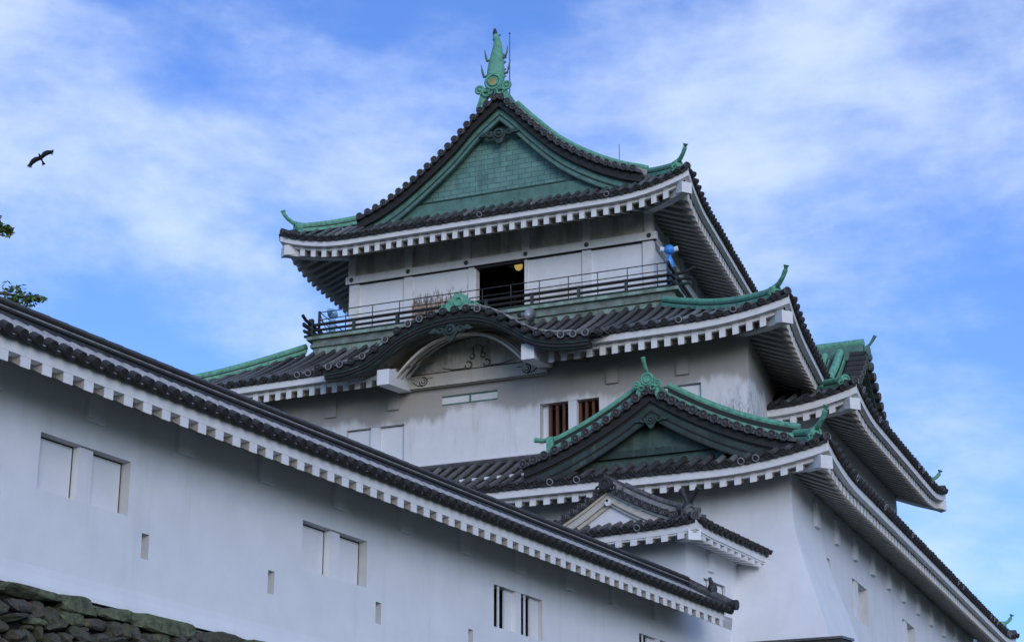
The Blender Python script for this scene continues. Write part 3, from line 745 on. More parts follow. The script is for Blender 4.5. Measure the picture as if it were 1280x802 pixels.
ug = empty('undulating_gable', (-20.34, YK, 18), keep)
tm = MB(); base = MB()
xs = [-24.5 + i * .345 for i in range(25)]
for x in xs:
    z = kz(x); ye = 46.0
    while ye < 48.3 and R2.surf(x, ye) < z: ye += .1
    ye = max(ye, 45.6)
    tm.mat('roof_tile')
    rs = []
    K = 6
    for k in range(K + 1):
        y = YK - .06 + (ye - YK + .2) * k / K
        rs.append([Vector((x + .085 * cos(pi * q / 6), y, z + .04 + .04 * (y - YK) + .085 * sin(pi * q / 6))) for q in range(7)])
    tm.rings(rs, False)
    tm.mat('tile_end'); tm.tube([(x, YK + .05, z - .0), (x, YK - .12, z - .01)], .108, 12)
    tm.mat('dust_tile' if random.random() < .3 else 'tile_end'); tm.torus((x, YK - .12, z - .01), (0, -1, 0), .09, .02, 12, 4); tm.mat('roof_tile'); tm.blob((x, YK - .125, z - .01), .035, 6, 4)
    base.mat('tile_joint')
pts = [(-24.6 + i * .115, kz(-24.6 + i * .115)) for i in range(73)]
for (a, za), (b, zb) in zip(pts, pts[1:]):
    ye = 46.0
    while ye < 48.3 and R2.surf(a, ye) < za: ye += .1
    tm.mat('tile_joint'); tm.quad((a, YK, za), (b, YK, zb), (b, ye + .2, zb + .1), (a, ye + .2, za + .1))
tm.mat('tile_mortar')
tm.tube([(x, YK + .03, kz(x) + .125) for x in [-20.1 + .12 * i for i in range(27)]], .032, 6)
tm.tube([(x, YK + .03, kz(x) + .115) for x in [-23.9 + .12 * i for i in range(14)]], .022, 6)
tm.build('curved_tiles', ug, normals=False)
kp = [(-24.35 + i * .12, kz(-24.35 + i * .12)) for i in range(66)]
def ksweep(m, y0, y1, up, down, x0=-24.4, x1=-16.3, flat=0.):
    m.rings([[Vector((x, y0, z + up)), Vector((x, y1, z + up)), Vector((x, y1, z - down)), Vector((x, y0, z - down))] for x, z in kp if x0 <= x <= x1])
m = MB(); m.mat('black_wood'); ksweep(m, YK - .02, YK + .30, -.05, .17); ksweep(m, YK + .04, YK + .40, -.171, .31)
m.mat('dark_verdigris'); ksweep(m, YK + .0, YK + .04, -.172, .215); ksweep(m, YK + .10, YK + .30, -.311, .345); m.build('barge_board', ug)
m = MB(); m.mat('warm_plaster')
def arch(x, c, base, rise, hw): return base + rise * (1 - min(1., abs(x - c) / hw) ** 2.3)
for (y, base_, rise, hw, th) in ((45.72, 17.72, 1.02, 1.93, .10), (46.08, 17.84, 1.02, 1.92, .11), (46.44, 17.96, 1.0, 1.91, .12)):
    rs = []
    for i in range(57):
        x = -20.62 - hw + 2 * hw * i / 56; z = arch(x, -20.62, base_, rise, hw)
        rs.append([Vector((x, y, z + .03)), Vector((x, y + .12, z + .07)), Vector((x, y + .12, z - th * .5 + .03)), Vector((x, y, z - th * .5))])
    m.rings(rs)
m.build('arch_ribs', ug)
m = MB(); m.mat('shaded_eave_plaster'); rs = [[Vector((x, YK + .25, kz(x) - .24)), Vector((x, 46.98, kz(x) - .10))] for x, z in kp if -23.6 < x < -17.2]; m.rings(rs, False); m.build('arch_ceiling', ug)
m = MB(); m.mat('lath_panel')
for i in range(40):
    a = -22.7 + i * .105; b = a + .105
    m.quad((a, 46.9, 18.0), (b, 46.9, 18.0), (b, 46.9, max(18.01, kz(b) - .06)), (a, 46.9, max(18.01, kz(a) - .06)))
m.build('gable_wall', ug)
m = MB(); m.mat('warm_plaster'); m.box(TF(46.82), -22.72, -18.48, 0, .19, 17.69, 18.07)
m.mat('dark_gap'); m.box(TF(46.80), -22.72, -18.48, 0, .019, 17.675, 17.689); m.box(TF(46.80), -22.6, -18.6, 0, .019, 18.071, 18.09)
for c, sg in ((-22.2, -1), (-19.05, 1)):
    m.torus((c, 46.815, 17.88), (0, -1, 0), .12, .016, 20, 5, 0, 1.6 * pi); m.torus((c, 46.815, 17.88), (0, -1, 0), .055, .013, 14, 5, 0, 1.5 * pi)
    m.tube([(c + sg * .02, 46.815, 17.74), (c + sg * .2, 46.815, 17.78), (c + sg * .33, 46.815, 17.88)], .014, 5); m.tube([(c - sg * .1, 46.815, 17.95), (c - sg * .3, 46.815, 17.96)], .01, 5)
m.build('tie_beam', ug)
m = MB(); m.mat('shaded_eave_plaster')     # raised scroll on either side of the king post
for sg in (-1, 1):
    m.torus((-20.55 + sg * .28, 46.86, 18.22), (0, -1, 0), .10, .022, 16, 5, 0, 1.7 * pi); m.torus((-20.55 + sg * .16, 46.86, 18.46), (0, -1, 0), .07, .02, 14, 5, 0, 1.6 * pi)
    m.tube([(-20.55 + sg * .4, 46.86, 18.13), (-20.55 + sg * .75, 46.86, 18.14), (-20.55 + sg * 1.1, 46.86, 18.22)], [.022, .016, .006], 5)
    m.tube([(-20.55 + sg * .1, 46.86, 18.5), (-20.55 + sg * .16, 46.86, 18.7), (-20.55, 46.86, 18.8)], [.022, .02, .01], 5)
m.mat('warm_plaster'); m.box(TF(46.86), -20.65, -20.45, 0, .03, 18.07, 18.6)
m.build('king_post_scroll', ug)
for x, z in ((-22.85, 17.38), (-18.55, 17.58)):
    GB = lambda u, d, zz: (u - .08 * (d - 45.2), d, zz + .16 * (d - 45.2))
    m = MB(); m.mat('plaster'); m.box(GB, x, x + .37, 45.2, 46.95, z, z + .44); m.build('beam_end', ug)
m = MB(); m.mat('verdigris'); 
G_k = lambda w_, y, z: (-20.5 + w_, y, z)
pendant(ug, G_k, 0, YK - .02, 18.56, .9, 'dark_verdigris')
m = MB(); m.mat('bright_verdigris')   # low crest on top of the arch
sec = [(-1.0, -.02), (-.78, .10), (-.55, .16), (-.38, .30), (-.15, .43), (.15, .43), (.38, .30), (.55, .16), (.78, .12), (1.0, .02), (.6, -.06), (0, -.04), (-.6, -.06)]
rs = [[Vector((-20.3 + a * .68, YK + y, 19.2 + c)) for a, c in sec] for y in (.06, .28)]
m.rings(rs); m.torus((-20.3, YK + .04, 19.4), (0, -1, 0), .12, .035, 18, 6); m.torus((-20.72, YK + .04, 19.28), (0, -1, 0), .07, .025, 14, 5); m.torus((-19.88, YK + .04, 19.28), (0, -1, 0), .07, .025, 14, 5)
m.build('crest_ornament', ug)

# --- balcony ------------------------------------------------------
BX0, BX1, BY = -27.72, -15.60, 49.93
SB = lambda x, y, z: (x - .085 * max(0, y - BY), y, z)
bal = empty('balcony', (-21.5, BY, 20.8), keep)
m = MB(); m.mat('pale_verdigris'); m.box(SB, BX0 - .02, BX1 + .02, BY, Y3, 20.80, 20.90); m.box(SB, BX1 - 1.0, BX1, Y3, 61.5, 20.80, 20.90); m.box(SB, BX0, BX0 + 1.0, Y3, 61.5, 20.80, 20.90)
m.build('deck', bal)
m = MB(); m.mat('pale_verdigris'); m.box(SB, BX0 + .18, BX1 - .18, BY + .14, BY + .34, 20.10, 20.55); m.box(SB, BX1 - .34, BX1 - .14, BY + .2, 61.3, 20.28, 20.79); m.box(SB, BX0 + .14, BX0 + .34, BY + .2, 61.3, 20.28, 20.79)
m.mat('deck_boards'); m.box(SB, BX0 + .1, BX1 - .1, BY + .06, BY + .3, 20.552, 20.66); m.mat('deck_boards'); m.box(SB, BX0 + .16, BX1 - .16, BY + .12, BY + .3, 20.662, 20.798)
m.build('edge_beam', bal)
ral = MB(); ral.mat('dark_copper')
def rail(z, r, out, up, mat):
    m = MB(); m.mat(mat)
    m.tube([(BX0 - out * .5 - .06, BY + .1, z + up * 1.1), (BX0 - out * .4, BY + .1, z + up * .35), (BX0 - .05, BY + .1, z), (BX1 + .05, BY + .1, z), (BX1 + out, BY + .1, z + up * .35), (BX1 + out + .22, BY + .1, z + up * 1.3)], r, 8)
    for sx, X in ((1, BX1 - .1), (-1, BX0 + .1)):
        m.tube([(X, BY - out - .22, z + .02 + up * 1.3), (X, BY - out, z + .02 + up * .35), (X, BY, z + .02), SB(X, 61.3, z + .02)], r, 8)
    return m.build('railing_bar', bal)
rail(21.30, .052, .28, .10, 'black_wood'); rail(21.12, .045, .2, .0, 'black_wood'); rail(20.96, .05, .16, .0, 'dark_copper')
n = 8
for i in range(n + 1):
    x = BX0 + .1 + (BX1 - BX0 - .2) * i / n
    p = MB(); p.mat('dark_verdigris'); e_ = .07 if i in (0, n) else .045
    p.box(SB, x - e_, x + e_, BY + .1 - e_, BY + .1 + e_, 20.902, 21.34 if i not in (0, n) else 21.5); p.build('baluster', bal)
for k in range(1, 6):
    for X in (BX0 + .1, BX1 - .1):
        p = MB(); p.mat('dark_verdigris'); y = BY + .1 + k * 2.0; p.box(SB, X - .045, X + .045, y - .045, y + .045, 20.902, 21.34); p.build('baluster', bal)
m = MB(); m.mat('dark_metal')
YS = BY + .26
for z in (21.76, 21.52):
    m.tube([(BX0 + .3, YS, z), (BX1 - .32, YS, z)], .016, 6)
    for X in (BX0 + .3, BX1 - .32): m.tube([(X, YS, z), SB(X, 61, z)], .016, 6)
xp = BX0 + .3
while xp < BX1 - .3:
    m.box(SB, xp - .012, xp + .012, YS - .012, YS + .012, 20.9, 21.77); xp += .93
for X in (BX0 + .3, BX1 - .32):
    m.box(SB, X - .035, X + .035, YS - .035, YS + .035, 20.9, 21.80)
    for y in (52.5, 54.5, 56.5, 58.5): m.box(SB, X - .012, X + .012, y - .012, y + .012, 20.9, 21.77)
    m.tube([(X, YS, 21.7), (X, YS + .9, 20.95)], .015, 5)
m.build('safety_rail', bal)

m = MB(); m.mat('dark_wood'); m.box(SB, BX0 + .42, BX1 - .42, BY + .36, 61.0, 18.6, 20.79); m.build('balcony_base', bal)

# --- top storey ---------------------------------------------------
uw = MB(); uw.mat('plaster')
bx = [-26.75 + 1.995 * i for i in range(6)]
door = (-22.48, -20.81, 20.9, 22.84)
uw.box(ID, XL + .1, door[0] - .06, Y3 + .08, Y3 + .2, 20.6, 22.86); uw.mat('stained_panel'); uw.box(ID, door[1] + .06, bx[4], Y3 + .08, Y3 + .2, 20.6, 22.86)
uw.mat('plaster'); uw.box(ID, bx[4] + .001, XR - .1, Y3 + .08, Y3 + .2, 20.6, 22.86)
SW = lambda x, y, z: (x - .085 * (y - Y3), y, z)
uw.box(SW, XR - .2, XR - .08, Y3 + .2, 61.0, 20.6, 23.9); uw.box(SW, XL + .08, XL + .2, Y3 + .2, 61.0, 20.6, 23.9); uw.box(SW, XL + .1, XR - .1, 60.9, 61.02, 20.6, 23.9)
uw.mat('lath_panel'); uw.box(ID, XL + .1, XR - .1, Y3 + .10, Y3 + .2, 22.862, 23.95)
uw.build('upper_wall', keep)
p = MB(); p.mat('rust_stained_panel'); p.box(ID, bx[1] + .12, door[0] - .12, Y3 + .05, Y3 + .079, 20.95, 22.84); o = p.build('wall_panel', keep); o['label'] = 'panel streaked with rust and peeling paint left of the doorway'
for i, x in enumerate(bx):
    p = MB(); p.mat('trim_plaster'); e_ = .17 if i in (0, 5) else .14
    xx = x + (.1 if i == 0 else (-.03 if i == 5 else 0))
    if i in (2,): e_ = .10; xx = door[0] - .10
    if i != 3: p.box(ID, xx - e_, xx + e_, Y3, Y3 + .15, 20.6, 22.855)
    else: p.box(ID, door[1], door[1] + .09, Y3 + .02, Y3 + .15, 20.6, 22.855)
    e2 = .13; p.box(ID, x - e2, x + e2, Y3 + .0, Y3 + .12, 23.10, 23.95)
    p.build('pillar', keep)
for X in (XR - .08, XL + .08):
    for k in range(0, 6):
        y = Y3 + .17 + k * 1.97; p = MB(); p.mat('trim_plaster'); sx = 1 if X > -20 else -1
        p.box(SW, *sorted((X, X + sx * .09)), y - .14, y + .14, 20.6, 23.9); p.build('pillar', keep)
p = MB(); p.mat('trim_plaster'); p.box(ID, XL - .14, XR + .14, Y3 - .06, Y3 + .1, 22.862, 23.11); p.box(SW, XR - .08, XR + .06, Y3 + .1, 61.1, 22.85, 23.10); p.box(SW, XL - .06, XL + .08, Y3 + .1, 61.1, 22.85, 23.10)
p.mat('dark_gap'); p.box(ID, XL - .1, XR + .1, Y3 - .03, Y3 + .08, 22.835, 22.861)
p.build('tie_beam', keep)
for x in bx:
    p = MB(); p.mat('dark_metal'); p.blob((x + .03, Y3 - .075, 22.99), (.075, .05, .075), 10, 6); p.build('nail_cover', keep)
rm = MB(); rm.mat('interior')
T = ID
rm.box(T, door[0] - 1.5, door[1] + 1.5, 56, 56.1, 20.9, 23.6); rm.box(T, door[0] - 1.6, door[0] - 1.5, Y3 + .21, 56, 20.9, 23.6); rm.box(T, door[1] + 1.5, door[1] + 1.6, Y3 + .21, 56, 20.9, 23.6)
rm.box(T, door[0] - 1.6, door[1] + 1.6, Y3 + .21, 56.1, 20.82, 20.9); rm.box(T, door[0] - 1.6, door[1] + 1.6, Y3 + .21, 56.1, 23.6, 23.7)
for i in range(9): rm.mat('dark_wood'); rm.box(T, door[0] - 1.5, door[1] + 1.5, Y3 + .5 + i * .5, Y3 + .6 + i * .5, 23.45, 23.6)
rm.mat('red_wood'); rm.box(T, -22.2, -22.05, 53.4, 53.5, 20.9, 23.4)
rm.build('doorway_room', keep)
m = MB(); m.mat('trim_plaster'); m.box(ID, door[0] - .0, door[0] + .05, Y3 + .02, Y3 + .3, 20.9, 22.85); m.mat('dark_wood'); m.box(ID, door[0], door[1], Y3 + .02, Y3 + .18, 22.78, 22.85)
m.build('door_frame', keep)

P3 = lambda d: .50 * d if d < 0 else .40 * d + .040 * d * d
XC3 = -21.30
SK3 = lambda x, y, z: (x - .085 * (y - 49.18), y, z)
R3 = Roof(SK3, -28.40, -14.93, 49.18, 62.7, 23.75, P3, .46, 2.5, fprof=lambda d: .62 * d)
side_lim = lambda u: (u if u < .85 else 9.) if True else 0
def lim_side(half):
    def f(u):
        return min(u, .9) if u < .9 else half
    return f
roof3 = roof_set(keep, 'roof', R3, ['front', 'right', 'left'], .312, .3735, 1.72, {'front': full(1.36), 'right': lim_side(6.35), 'left': lim_side(7.1)}, corners=('fr', 'fl', 'br'), hip_in=1.75, tile_r=.075, rw=.155, horn=.85, sl=.38, zA=(-.26, -.03), zB=(-.34, -.20), zR=(-.18, .44), zS=-.17, back_horn=.01)
roof3['label'] = 'topmost roof crowned by the green fish finial'
G3 = lambda w_, y, z: (XC3 + w_ - .085 * (y - 50.0), y, z)
def table(pts):
    def f(v):
        v = abs(v)
        if v >= pts[-1][0]: return pts[-1][1]
        for i, ((a, za), (b, zb)) in enumerate(zip(pts, pts[1:])):
            if v <= b:
                m = lambda j: (pts[j + 1][1] - pts[j - 1][1]) / (pts[j + 1][0] - pts[j - 1][0]) if 0 < j < len(pts) - 1 else (zb - za) / (b - a)
                t = (v - a) / (b - a); h = b - a
                return (2 * t ** 3 - 3 * t * t + 1) * za + (t ** 3 - 2 * t * t + t) * h * m(i) + (-2 * t ** 3 + 3 * t * t) * zb + (t ** 3 - t * t) * h * m(i + 1)
    return f
zg3l = table([(0, 28.05), (.8, 27.42), (1.5, 26.72), (2.3, 26.06), (3.2, 25.40), (4., 24.95), (4.7, 24.68), (5.6, 24.36), (7.1, 23.9)])
zg3r = table([(0, 28.05), (.45, 27.62), (.9, 27.12), (1.9, 26.15), (2.9, 25.46), (3.9, 24.95), (4.6, 24.70), (6.4, 23.9)])
zg3 = lambda w_: zg3r(w_) if w_ >= 0 else zg3l(w_)
ga = empty('gable', (XC3, 50.2, 25), roof3.parent)
ga['label'] = 'large green copper gable of the topmost roof'
verge(ga, G3, zg3, 4.85, 4.65, 49.98, .55, pitch=.30, r=.100, board=('black_wood', .27, .45))
barge_board(ga, G3, lambda w_: zg3(w_), 4.6, 4.5, 50.22, .30, .46, .07, 'verdigris', trim='dark_copper')
pediment(ga, G3, zg3, 4.6, 4.5, 50.50, 24.3, .4, 'copper_sheet')
m = MB(); m.mat('verdigris'); m.box(G3, -4.3, 4.2, 50.36, 50.49, 24.30, 24.93); m.mat('dark_copper'); m.box(G3, -3.6, 3.5, 50.34, 50.47, 24.932, 24.98); m.build('gable_sill', ga)
pendant(ga, G3, 0, 50.14, 26.80, .95, 'dark_verdigris')
slope_ridge(ga, G3, zg3, .45, 4.7, 50.55, 'bright_verdigris', h=.46, wd=.22, lower='tile_mortar')
slope_ridge(ga, G3, zg3, -.45, -4.7, 50.55, 'bright_verdigris', h=.34, wd=.22, lower='tile_mortar')
m = MB(); m.mat('verdigris'); m.box(G3, -.18, .18, 50.3, 61.5, 27.7, 28.35); m.mat('bright_verdigris'); m.tube([G3(0, 50.3, 28.42), G3(0, 61.5, 28.42)], .15, 10); m.build('main_ridge', ga)
slm = MB()
slope_sheet(slm, G3, zg3, .1, 6.2, 50.5, 60.5, .31, None); slope_sheet(slm, G3, zg3, -.1, -6.9, 50.5, 60.5, .31, None); slm.build('upper_slope', ga, normals=False)
demon_tile(ga, G3, -.14, 50.0, 28.12, 1.0, 'bright_verdigris', gold='gold', horn=False)
def fish_finial(y, sgn):
    m = MB(); m.mat('bright_verdigris'); X = XC3 - .22
    path = [(.02, -.02, 28.65), (.02, -.05, 28.85), (.02, .0, 29.15), (.0, .05, 29.45), (.02, .07, 29.75), (.06, .03, 30.02), (.05, -.02, 30.2), (.0, -.04, 30.36)]
    m.tube([(X + a, y + sgn * b, z) for a, b, z in path], [.25, .29, .28, .24, .19, .14, .11, .09], 12)
    m.blob((X, y - sgn * .2, 28.85), (.2, .22, .17), 10, 8)
    m.mat('dark_verdigris')
    m.tube([(X + .02, y, 30.28), (X - .02, y - .02, 30.45), (X - .01, y - .06, 30.58)], [.095, .08, .04], 8)
    m.mat('verdigris')
    def fin(pts, t=.03):
        m.rings([[Vector((X + a, y + sgn * (b + t_), z)) for a, b, z in pts] for t_ in (-t, t)])
    for s_ in (-1, 1):      # side fins: upturned hooks
        m.tube([(X + s_ * .22, y, 28.98), (X + s_ * .40, y, 28.98), (X + s_ * .45, y, 29.15), (X + s_ * .50, y, 29.42)], [.05, .045, .04, .012], 7)
        m.tube([(X + s_ * .18, y + .05, 29.55), (X + s_ * .32, y + .05, 29.55), (X + s_ * .36, y + .05, 29.72), (X + s_ * .40, y + .05, 29.95)], [.05, .045, .04, .012], 7)
    for z in (29.0, 29.25, 29.5, 29.75): fin([(.12, .22, z - .1), (.2, .4, z + .08), (.08, .22, z + .12)])
    fin([(-.02, 0, 30.2), (.14, .1, 30.42), (.04, .0, 30.36), (-.1, .05, 30.5), (-.1, 0, 30.2)], .02)
    return m
fish_finial(50.35, 1).build('fish_finial', ga, True)
m = MB(); m.mat('dark_metal'); m.tube([(-21.27, 50.9, 28.3), (-21.27, 50.9, 30.66)], [.02, .012], 6); m.blob((-21.27, 50.9, 30.66), .03); m.build('lightning_rod', keep)
m = MB(); m.mat('dark_metal'); m.tube([(-21.2, 61.2, 28.3), (-21.2, 61.2, 31.1)], [.02, .012], 6); m.build('lightning_rod', keep)

# --- wing behind on the right -------------------------------------
ww = MB(); ww.mat('plaster'); WX, WY0, WY1 = -11.95, 51.2, 61.5
ww.box(ID, -14.5, WX, WY0, WY1, 13.9, 17.1); ww.build('wing_wall', keep)
RW = Roof(ID, -18.0, -10.55, 49.8, 62.75, 16.90, eave_profile(.42, .03), .40, 2.6)
roofw = roof_set(keep, 'roof', RW, ['front', 'right'], .34, .375, 1.40, {'front': full(2.2), 'right': full(2.2)}, corners=('fr', 'br'), hip_in=1.1, tile_r=.08, horn=.01, back_horn=.75, zA=(-.28, -.03), zB=(-.36, -.22), zR=(-.20, .38), sl=.40, zS=-.19)
roofw['label'] = 'smaller roof of the wing jutting out on the far right'
for o in list(roofw.children):
    pass
GW = lambda w_, y, z: (-10.55 - .55 - y, 54.3 + w_, z)     # gable looking right
zgw = lambda w_: 19.55 - 2.35 * (.62 * min(1, abs(w_) / 3.3) + .38 * (1 - (1 - min(1, abs(w_) / 3.3)) ** 2))
gw = empty('gable', (-11, 54.3, 17.6), keep); gw['label'] = 'small green-ridged gable of the wing on the far right'
verge(gw, GW, zgw, 3.3, 3.5, .0, .5, pitch=.36, r=.12, board=('dark_copper', .26, .3))
pediment(gw, GW, zgw, 3.3, 3.5, .5, 17.1, .3, 'copper_sheet')
s_ = MB(); slope_sheet(s_, GW, zgw, -.1, -3.3, .4, 6, .34, None); slope_sheet(s_, GW, zgw, .1, 3.5, .4, 6, .34, None); s_.build('upper_slope', gw, normals=False)
slope_ridge(gw, GW, zgw, -.3, -3.1, .62, 'bright_verdigris', h=.42, wd=.30); slope_ridge(gw, GW, zgw, .3, 3.2, .75, 'bright_verdigris', h=.36, wd=.28)
slope_ridge(gw, GW, zgw, -.3, -3.1, 1.10, 'bright_verdigris', h=.36, wd=.26, name='copper_batten')
m = MB(); m.mat('verdigris'); m.box(GW, -.16, .16, .1, 6, 19.4, 19.85); m.mat('bright_verdigris'); m.tube([GW(0, .1, 19.92), GW(0, 6, 19.92)], .14, 10); m.build('main_ridge', gw)
demon_tile(gw, GW, 0, -.02, 19.42, .55, 'verdigris', horn=True)

# --- corner gable on the lowest roof ------------------------------
XC1 = -14.88
G1 = lambda w_, y, z: (XC1 + w_, y, z)
def zg1(w_):
    q = 1 - min(1., abs(w_) / 4.3); return 14.35 + 1.85 * (.40 * q + .60 * q * q)
g1 = empty('gable', (XC1, 45, 14.5), keep); g1['label'] = 'corner gable of the lowest roof with dark copper face'
def zm1(w_, y): return R1.surf(XC1 + w_, y)
verge(g1, G1, zg1, 3.5, 3.8, 44.86, .5, pitch=.315, r=.105, board=('black_wood', .22, .4))
barge_board(g1, G1, zg1, 3.5, 3.8, 45.05, .26, .44, .07, 'dark_verdigris', trim='black_wood')
pediment(g1, G1, zg1, 3.4, 3.6, 45.40, 14.3, .35, 'patina_panel')
m = MB(); m.mat('dark_verdigris'); m.box(G1, -2.9, 2.9, 45.28, 45.38, 14.60, 14.78); m.build('gable_sill', g1)
pendant(g1, G1, 0, 44.98, 15.42, .62, 'dark_copper')
s_ = MB(); slope_sheet(s_, G1, zg1, -.1, -3.6, 45.2, 47.0, .33, zm1); slope_sheet(s_, G1, zg1, .1, 3.9, 45.2, 50.5, .33, zm1); s_.build('upper_slope', g1, normals=False)
slope_ridge(g1, G1, zg1, .35, 3.75, 45.36, 'bright_verdigris', h=.56, wd=.24)
slope_ridge(g1, G1, zg1, -.35, -2.75, 45.02, 'bright_verdigris', h=.50, wd=.20, tip=True)
m = MB(); m.mat('verdigris'); m.box(G1, -.14, .14, 45.2, 47.02, 16.1, 16.4); m.mat('bright_verdigris'); m.tube([G1(0, 45.2, 16.45), G1(0, 47.02, 16.45)], .12, 10); m.build('main_ridge', g1)
demon_tile(g1, G1, -.02, 44.84, 16.22, .62, 'bright_verdigris', horn=True)

# ================================================================== frame of the long building
P0 = Vector((-16.19, 21.55, 0)); LB = radians(30.5 - 22.6)
ld = Vector((sin(LB), cos(LB), 0)); ln = Vector((cos(LB), -sin(LB), 0))
def LW(s, o, z): return P0 + ld * s + ln * o + Vector((0, 0, z))
TL = lambda u, d, z: LW(u, -d, z)       # wall facing outward (right)

# ------------------------------------------------------------------ long gallery
S0, S1 = -9.0, 21.18
gal = thing(empty('long_gallery', LW(6, -1, 7)), 'long low white plastered gallery with small windows running in from the left', 'gallery')
wins = [(i * 6.21 + .02, i * 6.21 + 1.92, 8.26, 9.08) for i in (-1, 0, 1, 2, 3)]
slots = [(2.26 + 3.085 * k, 2.43 + 3.085 * k, 7.69, 8.07) for k in range(-3, 6)]
m = MB(); m.mat('plaster')
wall_panel(m, TL, S0, 24.6, 6.79, 10.2, [(*x, .22) for x in wins] + [(*x, .16) for x in slots], .16)
m.quad(LW(S0, 0, 6.97), LW(S0, -2.6, 6.97), LW(S0, -2.6, 9.6), LW(S0, 0, 9.6)); m.quad(LW(S0, -2.6, 6.97), LW(S1, -2.6, 6.97), LW(S1, -2.6, 9.6), LW(S0, -2.6, 9.6))
rs = []
for s in [S0 + (24.6 - S0) * i / 12 for i in range(13)]: rs.append([LW(s, .001, 7.18), LW(s, .02, 7.06), LW(s, .06, 6.92), LW(s, .065, 6.85), LW(s, 0, 6.85)])
m.rings(rs, False)
m.build('wall', gal)
for i, x in enumerate(wins):
    if i < 3: shutter_window(gal, TL, *x, .20, (.45, .60), front=.055)
    else:
        q = MB(); q.mat('plaster'); a, b = x[0] + .86, x[0] + 1.06; q.box(TL, a, b, .01, .16, x[2] + .002, x[3] - .002)
        q.box(TL, x[0] + .56, a - .003, .10, .14, x[2] + .002, x[3] - .002); q.box(TL, b + .50, x[1] - .003, .10, .14, x[2] + .002, x[3] - .002); wo_ = q.build('window', gal)
        wo_['label'] = 'barred window standing half open'
        d_ = MB(); d_.mat('interior'); d_.box(TL, x[0] - .05, x[1] + .05, .6, .65, x[2] - .05, x[3] + .05); d_.box(TL, x[0] - .1, x[0] - .05, .225, .6, x[2], x[3]); d_.box(TL, x[0], x[1], .225, .6, x[2] - .08, x[2] - .03); d_.box(TL, x[0], x[1], .225, .6, x[3] + .03, x[3] + .08); d_.build('dark_room', wo_)
        for c in (x[0] + .20, b + .16):
            p = MB(); p.mat('plaster'); p.box(TL, c, c + .05, .03, .055, x[2] + .002, x[3] - .002); p.build('window_bar', wo_)
for x in slots: slot(gal, TL, *x, .15)
k = 0
s = 1.04 - 2.05 * 4
while s < 21:
    p = MB(); p.mat('plaster'); p.box(TL, s - .17, s + .17, -.09, .01, 9.46, 9.98); p.build('beam_end', gal); s += 2.05
GL = lambda x, y, z: LW(y, x, z)       # local x = outward, y = along
RL = Roof(GL, -2.5 - 1.1, 1.10, S0, S1 - .25, 9.85, eave_profile(.575, .0), 0., 1.)
class Straight(Roof): pass
rb = MB(); bs = MB(); bs.mat('dust_tile'); ends = MB(); lip = MB(); lip.mat('roof_tile'); rb.mat('gallery_tile')
RL2 = Roof(GL, -30, 1.10, S0 - 30, S1 - .25 + 30, 9.85, eave_profile(.575, .0), 0., 1.)
Ln = S1 - .25 - S0; n = round(Ln / .283)
for i in range(n + 1):
    s = S0 + i * Ln / n
    pt = lambda d, dz, du=0: LW(s + du, 1.10 - d, 9.85 + .575 * d + dz)
    rb.mat('gallery_tile')
    rb.rings([[pt(d, .02 + .072 * sin(pi * q / 6), .072 * cos(pi * q / 6)) for q in range(7)] for d in (-.08, .2, .5, .8, 1.12)], False)
    rb.mat('tile_joint')
    if i < n:
        p_ = Ln / n
        rb.mat('gallery_tile'); rb.rings([[pt(d, 0.01, 0), pt(d, -.03, p_ / 2), pt(d, 0.01, p_)] for d in (-.05, .5, 1.12)], False)
        rb.mat('tile_end')
        rb.rings([[pt(-.05, .0 - .02 * sin(pi * t / 5), .05 + (p_ - .1) * t / 5), pt(-.045, -.05 - .02 * sin(pi * t / 5), .05 + (p_ - .1) * t / 5), pt(.03, -.07, .05 + (p_ - .1) * t / 5)] for t in range(6)], False)
    ends.mat('tile_end'); ends.tube([pt(.02, .035), pt(-.11, .035)], .082, 12); ends.mat('tile_joint'); ends.torus(pt(-.112, .035), ln, .07, .014, 12, 4)
    rb.mat('gallery_tile')
    bk_ = lambda d, dz, du=0: LW(s + du, -3.6 + d, 9.85 + .575 * d * .5 + dz)
rb.mat('roof_tile'); rb.quad(LW(S0, -.1, 10.42), LW(S1 - .25, -.1, 10.42), LW(S1 - .25, -3.3, 9.2), LW(S0, -3.3, 9.2))
# stacked verge at the end
rb.mat('roof_tile')
for j in range(5):
    d = .0 + j * .24; rb.tube([LW(S1 - .30, 1.12 - d, 9.86 + .575 * d), LW(S1 - .06, 1.12 - d, 9.86 + .575 * d)], .085, 10)
rb.tube([LW(S1 - .16, 1.2, 9.98), LW(S1 - .16, 0, 10.66)], .11, 10)
lr = rb.build('roof', gal, normals=False); ends.build('eave_end_tiles', lr)
m = MB(); m.mat('tile_end'); m.blob(LW(S1 - .16, .72, 10.38), (.12, .12, .17)); m.tube([LW(S1 - .16, .72, 10.45), LW(S1 - .16, .66, 10.66)], [.07, .04], 8); m.build('verge_ornament', lr)
m = MB(); m.mat('tile_end'); m.tube([LW(S1 - .16, 1.1, 9.98), LW(S1 - .16, 1.33, 9.96)], .12, 12); m.build('verge_end_tile', lr)
m = MB()
for j, (z0, z1, hw, mt) in enumerate(((10.44, 10.53, .17, 'ridge_tile'), (10.535, 10.575, .20, 'tile_joint'), (10.58, 10.625, .16, 'dust_tile'), (10.63, 10.67, .19, 'tile_joint'))):
    m.mat(mt); m.rings([[LW(s, hw, z0), LW(s, -hw, z0), LW(s, -hw, z1), LW(s, hw, z1)] for s in (S0, S1 + .02)])
m.mat('ridge_tile'); s = S0
while s < S1: m.tube([LW(s, 0, 10.70), LW(min(s + .385, S1), 0, 10.70)], [.088, .095], 10); s += .39
m.build('main_ridge', lr)
